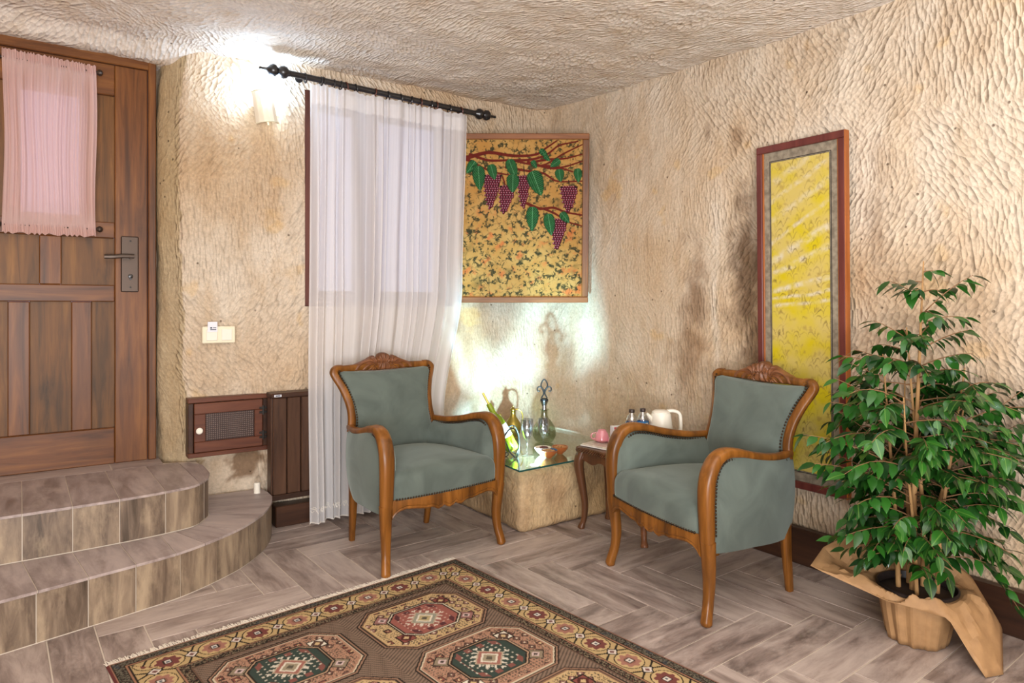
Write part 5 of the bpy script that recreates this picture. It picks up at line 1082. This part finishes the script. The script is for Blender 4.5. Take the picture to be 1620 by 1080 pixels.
# ------------------------------------------------------------------ ficus in kraft paper
PX, PY = 2.60, 1.165
pl = thing('potted_ficus', 'leafy green weeping fig in a dark pot wrapped in kraft paper', 'plant', (PX, PY, 0))
lathe_part('pot', [(0, .012), (.088, .012), (.098, .05), (.118, .165), (.130, .168), (.132, .192), (.126, .194), (.122, .168), (0, .165)], POT, pl, n=40)
m = MB(); m.lathe([(.1215, .166), (.09, .174), (.05, .178), (0, .180)], n=32, cap=False); m.build('soil', SOIL, pl)
# wrap: pleated skirt around the pot, then the flared sheet
nt_ = 96; th = np.linspace(0, 2*math.pi, nt_, endpoint=False)
def cyc(angs, vals): a = np.radians(np.array(angs, float)); o = np.argsort(a); a = a[o]; v = np.array(vals, float)[o]; return np.interp(th, np.concatenate([a-2*math.pi, a, a+2*math.pi]), np.tile(v, 3))
# angles in the room frame; camera-right is -35 deg, camera-far is 55 deg
cd = -math.degrees(YAW)*0
SHEET = [(-.36, .06, .235), (-.17, -.085, .175), (.00, -.175, .150), (.055, -.27, .003), (.13, -.25, .003), (.235, -.10, .085), (.25, .08, .19), (.17, .19, .27), (.04, .25, .31), (-.13, .24, .29), (-.25, .19, .26)]
SW = [(*from_cam(a_, b_), z_) for a_, b_, z_ in SHEET]; Rr = np.zeros(nt_); Zr = np.zeros(nt_)
for i_ in range(nt_):
    d_ = np.array([math.cos(th[i_]), math.sin(th[i_])])
    for k_ in range(len(SW)):
        p_, q_ = np.array(SW[k_]), np.array(SW[(k_+1) % len(SW)]); A_ = np.column_stack([d_, -(q_-p_)[:2]])
        if abs(np.linalg.det(A_)) < 1e-9: continue
        t_, u_ = np.linalg.solve(A_, p_[:2])
        if t_ > 0 and -1e-9 <= u_ <= 1+1e-9: Rr[i_] = t_; Zr[i_] = p_[2]+u_*(q_[2]-p_[2]); break
rows = []
pleat = np.sin(th*9+3*np.sin(th*2))*.7+np.sin(th*21+2*np.sin(th*5))*.3
for v in np.linspace(0, 1, 10):
    r = .098+.030*math.sin(v*1.25)+pleat*.006*(1-.5*v)+.012*(v > .95)*0; rows.append(np.column_stack([r*np.cos(th), r*np.sin(th), np.full(nt_, .002+.178*v)]))
r0 = .136
for k, v in enumerate(np.linspace(.05, 1, 12)):
    r = r0+(Rr-r0)*v; bumpz = .020*math.sin(v*math.pi)*np.sin(th*5+1.3)+.010*np.sin(th*11+v*4)*v*(1-v)*3+.006*np.sin(th*23+v*9)*v*(1-v)*2
    z = .186*(1-v**1.5)+Zr*v**1.5+bumpz+.016*math.sin(v*math.pi); z = z+(np.abs(perlin(np.column_stack([r*np.cos(th)*16, r*np.sin(th)*16, 0*th+v])))*.045-.012)*math.sin(v*math.pi)**.7; z = np.maximum(z, .003); rows.append(np.column_stack([r*np.cos(th), r*np.sin(th), z]))
Pw = np.array(rows); keepx = 2.875-PX; Pw[..., 0] = np.where(Pw[..., 0] > keepx, keepx-.0, Pw[..., 0])
m = MB(); m.grid(Pw, False, True, flip=True); o = m.build('kraft_wrap', KRAFT, pl, 14)
sol = o.modifiers.new('thickness', 'SOLIDIFY'); sol.thickness = .0012
# stems, branches and leaves
rng = random.Random(11); stems = [(-.02, -.01, .03, .01, 1.36, .0125), (.035, .02, -.02, .03, 1.12, .0095), (-.055, .02, -.09, .06, 1.02, .009), (.05, -.035, .14, -.05, .98, .009), (.0, .05, .02, .11, .95, .009), (.06, .03, .20, .02, .90, .008), (-.03, -.05, -.10, -.09, .88, .007)]
branches = []
for i, (ax_, ay_, bx2, by2, hz, r) in enumerate(stems):
    A0 = from_cam(ax_, ay_); B0 = from_cam(bx2, by2)
    path = cr([(A0[0], A0[1], .165), (A0[0]*.9+B0[0]*.15+rng.uniform(-.01, .01), A0[1]*.9+B0[1]*.15, .165+(hz-.165)*.33), (A0[0]*.4+B0[0]*.6, A0[1]*.4+B0[1]*.6+rng.uniform(-.01, .01), .165+(hz-.165)*.68), (B0[0], B0[1], hz)], 10)
    m = MB(); m.tube(path, np.linspace(r, .0022, len(path)), 9); m.build('stem', BARK, pl); branches.append((path, i))
leafpos = []
def env(z): return np.interp(z, [.20, .30, .40, .52, .64, .76, .86, .95, 1.05, 1.18, 1.28, 1.36], [.16, .21, .27, .32, .36, .37, .30, .235, .19, .15, .10, .05])
twig = MB()
def add_branch(p0, az, length, rise, nleaf, droop=.35):
    d = np.array([math.cos(az), math.sin(az), rise]); d /= np.linalg.norm(d); pts = [np.array(p0)]
    for k in range(1, 6): q = d.copy(); q[2] -= droop*(k/5)**1.4; q /= np.linalg.norm(q); pts.append(pts[-1]+q*length/5)
    pts = np.array(pts); lim = 2.90-PX
    pts[:, 0] = np.minimum(pts[:, 0], lim-.03); twig.tube(pts, np.linspace(.0028, .0010, 6), 5)
    for k in range(nleaf):
        t = .18+.82*(k+rng.uniform(.1, .9))/nleaf; i = min(int(t*5), 4); f = t*5-i; p = pts[i]*(1-f)+pts[i+1]*f; dirv = pts[i+1]-pts[i]; side = 1 if k % 2 else -1; a = math.atan2(dirv[1], dirv[0])+side*rng.uniform(.4, 1.15) if k < nleaf-1 else math.atan2(dirv[1], dirv[0])
        leafpos.append((p, a, rng.uniform(-.85, .05), rng.uniform(-.5, .5), rng.uniform(.046, .074)))
for path, i in branches:
    hz = path[-1][2]; nb = [30, 26, 26, 26, 24, 24, 20][i]
    for b in range(nb):
        t = .16+.84*((b+rng.random())/nb)**1.12; k = min(int(t*(len(path)-1)), len(path)-2); p = path[k]; z = p[2]; az = rng.uniform(0, 2*math.pi) if i == 0 else math.atan2(path[-1][1]-path[0][1], path[-1][0]-path[0][0])+rng.uniform(-1.9, 1.9)
        L = max(.05, (env(z+.02)-.55*math.hypot(p[0], p[1]))*rng.uniform(.72, 1.05)); add_branch(p, az, L, rng.uniform(.15, .8), max(4, int(L/.0175)), rng.uniform(.3, .9))
def cam_branch(dx, dy, z, ex, ey, ez, nl):
    a = from_cam(dx, dy); b = from_cam(ex, ey); v = np.array([b[0]-a[0], b[1]-a[1], ez-z]); L = np.linalg.norm(v); add_branch((a[0], a[1], z), math.atan2(v[1], v[0]), L, v[2]/max(1e-3, math.hypot(v[0], v[1])), nl, .35)
for b in [tuple(list(q[:6])+[int(q[6]*1.45)]) for q in ((.12, -.02, .68, .37, -.05, .98, 11), (.12, .0, .62, .40, .0, .84, 12), (.15, -.05, .55, .40, -.08, .72, 10), (-.05, 0, .78, -.28, -.02, .98, 9), (-.08, -.02, .62, -.40, -.03, .80, 13), (-.08, -.03, .55, -.38, -.06, .70, 12), (.03, .0, 1.18, .16, -.03, 1.33, 8), (.02, 0, 1.22, -.10, -.02, 1.31, 7), (.03, 0, 1.05, .17, -.02, 1.14, 8), (.0, 0, 1.05, -.14, 0, 1.17, 8), (-.06, -.05, .42, -.30, -.08, .44, 9), (.10, -.06, .40, .30, -.12, .30, 11), (.14, -.08, .36, .30, -.14, .16, 10), (.08, -.1, .46, .20, -.2, .34, 9), (-.02, -.08, .5, -.08, -.26, .56, 9), (.03, -.06, .6, .08, -.28, .66, 9), (-.06, -.05, .66, -.14, -.26, .74, 9), (.06, -.05, .74, .18, -.22, .82, 9), (0, -.04, .84, .02, -.22, .92, 9), (-.05, -.04, .46, -.2, -.2, .44, 8), (-.1, 0, .36, -.24, -.05, .30, 6), (-.15, -.02, .5, -.31, .02, .36, 8))]: cam_branch(*b)
twig.build('twigs', TWIG, pl)
# leaf blade: pointed oval, folded along the midrib and arching down
LS = np.array([0, .14, .34, .58, .80, 1.0]); LWd = np.array([.0, .17, .245, .215, .11, .0]); Vl = []; Fl = []
for k, (s_, w_) in enumerate(zip(LS, LWd)):
    dz = -.28*s_**2; Vl += [(s_, -w_, dz+.10*w_), (s_, 0, dz-.01), (s_, w_, dz+.10*w_)]
for k in range(5):
    a = k*3
    for c_ in (0, 1): Fl.append((a+c_, a+3+c_, a+4+c_, a+1+c_))
Vl = np.array(Vl); lm = MB(); lm.add(Vl, Fl); leaf_me = lm.mesh('leaf', LEAF, 180); set_uv(leaf_me, np.column_stack([Vl[:, 0], np.abs(Vl[:, 1])]))
camdir = np.array([BX[0], BX[1]])*0+np.array([-AX[1], AX[0]])*0
fwd = np.array([from_cam(0, 1)[0], from_cam(0, 1)[1]])
leafpos = [q for q in leafpos if q[0][0] < 2.88-PX]
def sink(q): return (q[0][0]*fwd[0]+q[0][1]*fwd[1])
leafpos.sort(key=sink); near_l, far_l = leafpos[:300], leafpos[300:]
YLEAF = {k for k in range(300) if k % 17 == 0}
def leaf_matrix(q):
    p, a, pitch, roll, L = q; d = p+np.array([math.cos(a), math.sin(a), 0])*L
    if d[0] > 2.905-PX: a = math.pi-a
    return Matrix.Translation(Vector(p)) @ Euler((roll, -pitch, a), 'XYZ').to_matrix().to_4x4() @ Matrix.Diagonal((L, L*rng.uniform(.85, 1.15), L, 1))
for q in near_l:
    M_ = leaf_matrix(q); o = bpy.data.objects.new('leaf', leaf_me); COL.objects.link(o); o.parent = pl; o.matrix_local = M_
fm = MB(); lc = []
for q in far_l:
    M_ = np.array(leaf_matrix(q)); fm.add(Vl @ M_[:3, :3].T+M_[:3, 3], Fl); r_ = rng.random(); lc.append(np.repeat((np.array(C('0f2f10')[:3])*(1-r_)+np.array(C('2a5f1c')[:3])*r_)[None], len(Vl), 0))
me = fm.mesh('foliage', LEAFM, 180); set_col(me, np.concatenate(lc)); o = put('foliage', me, pl); o['kind'] = 'stuff'
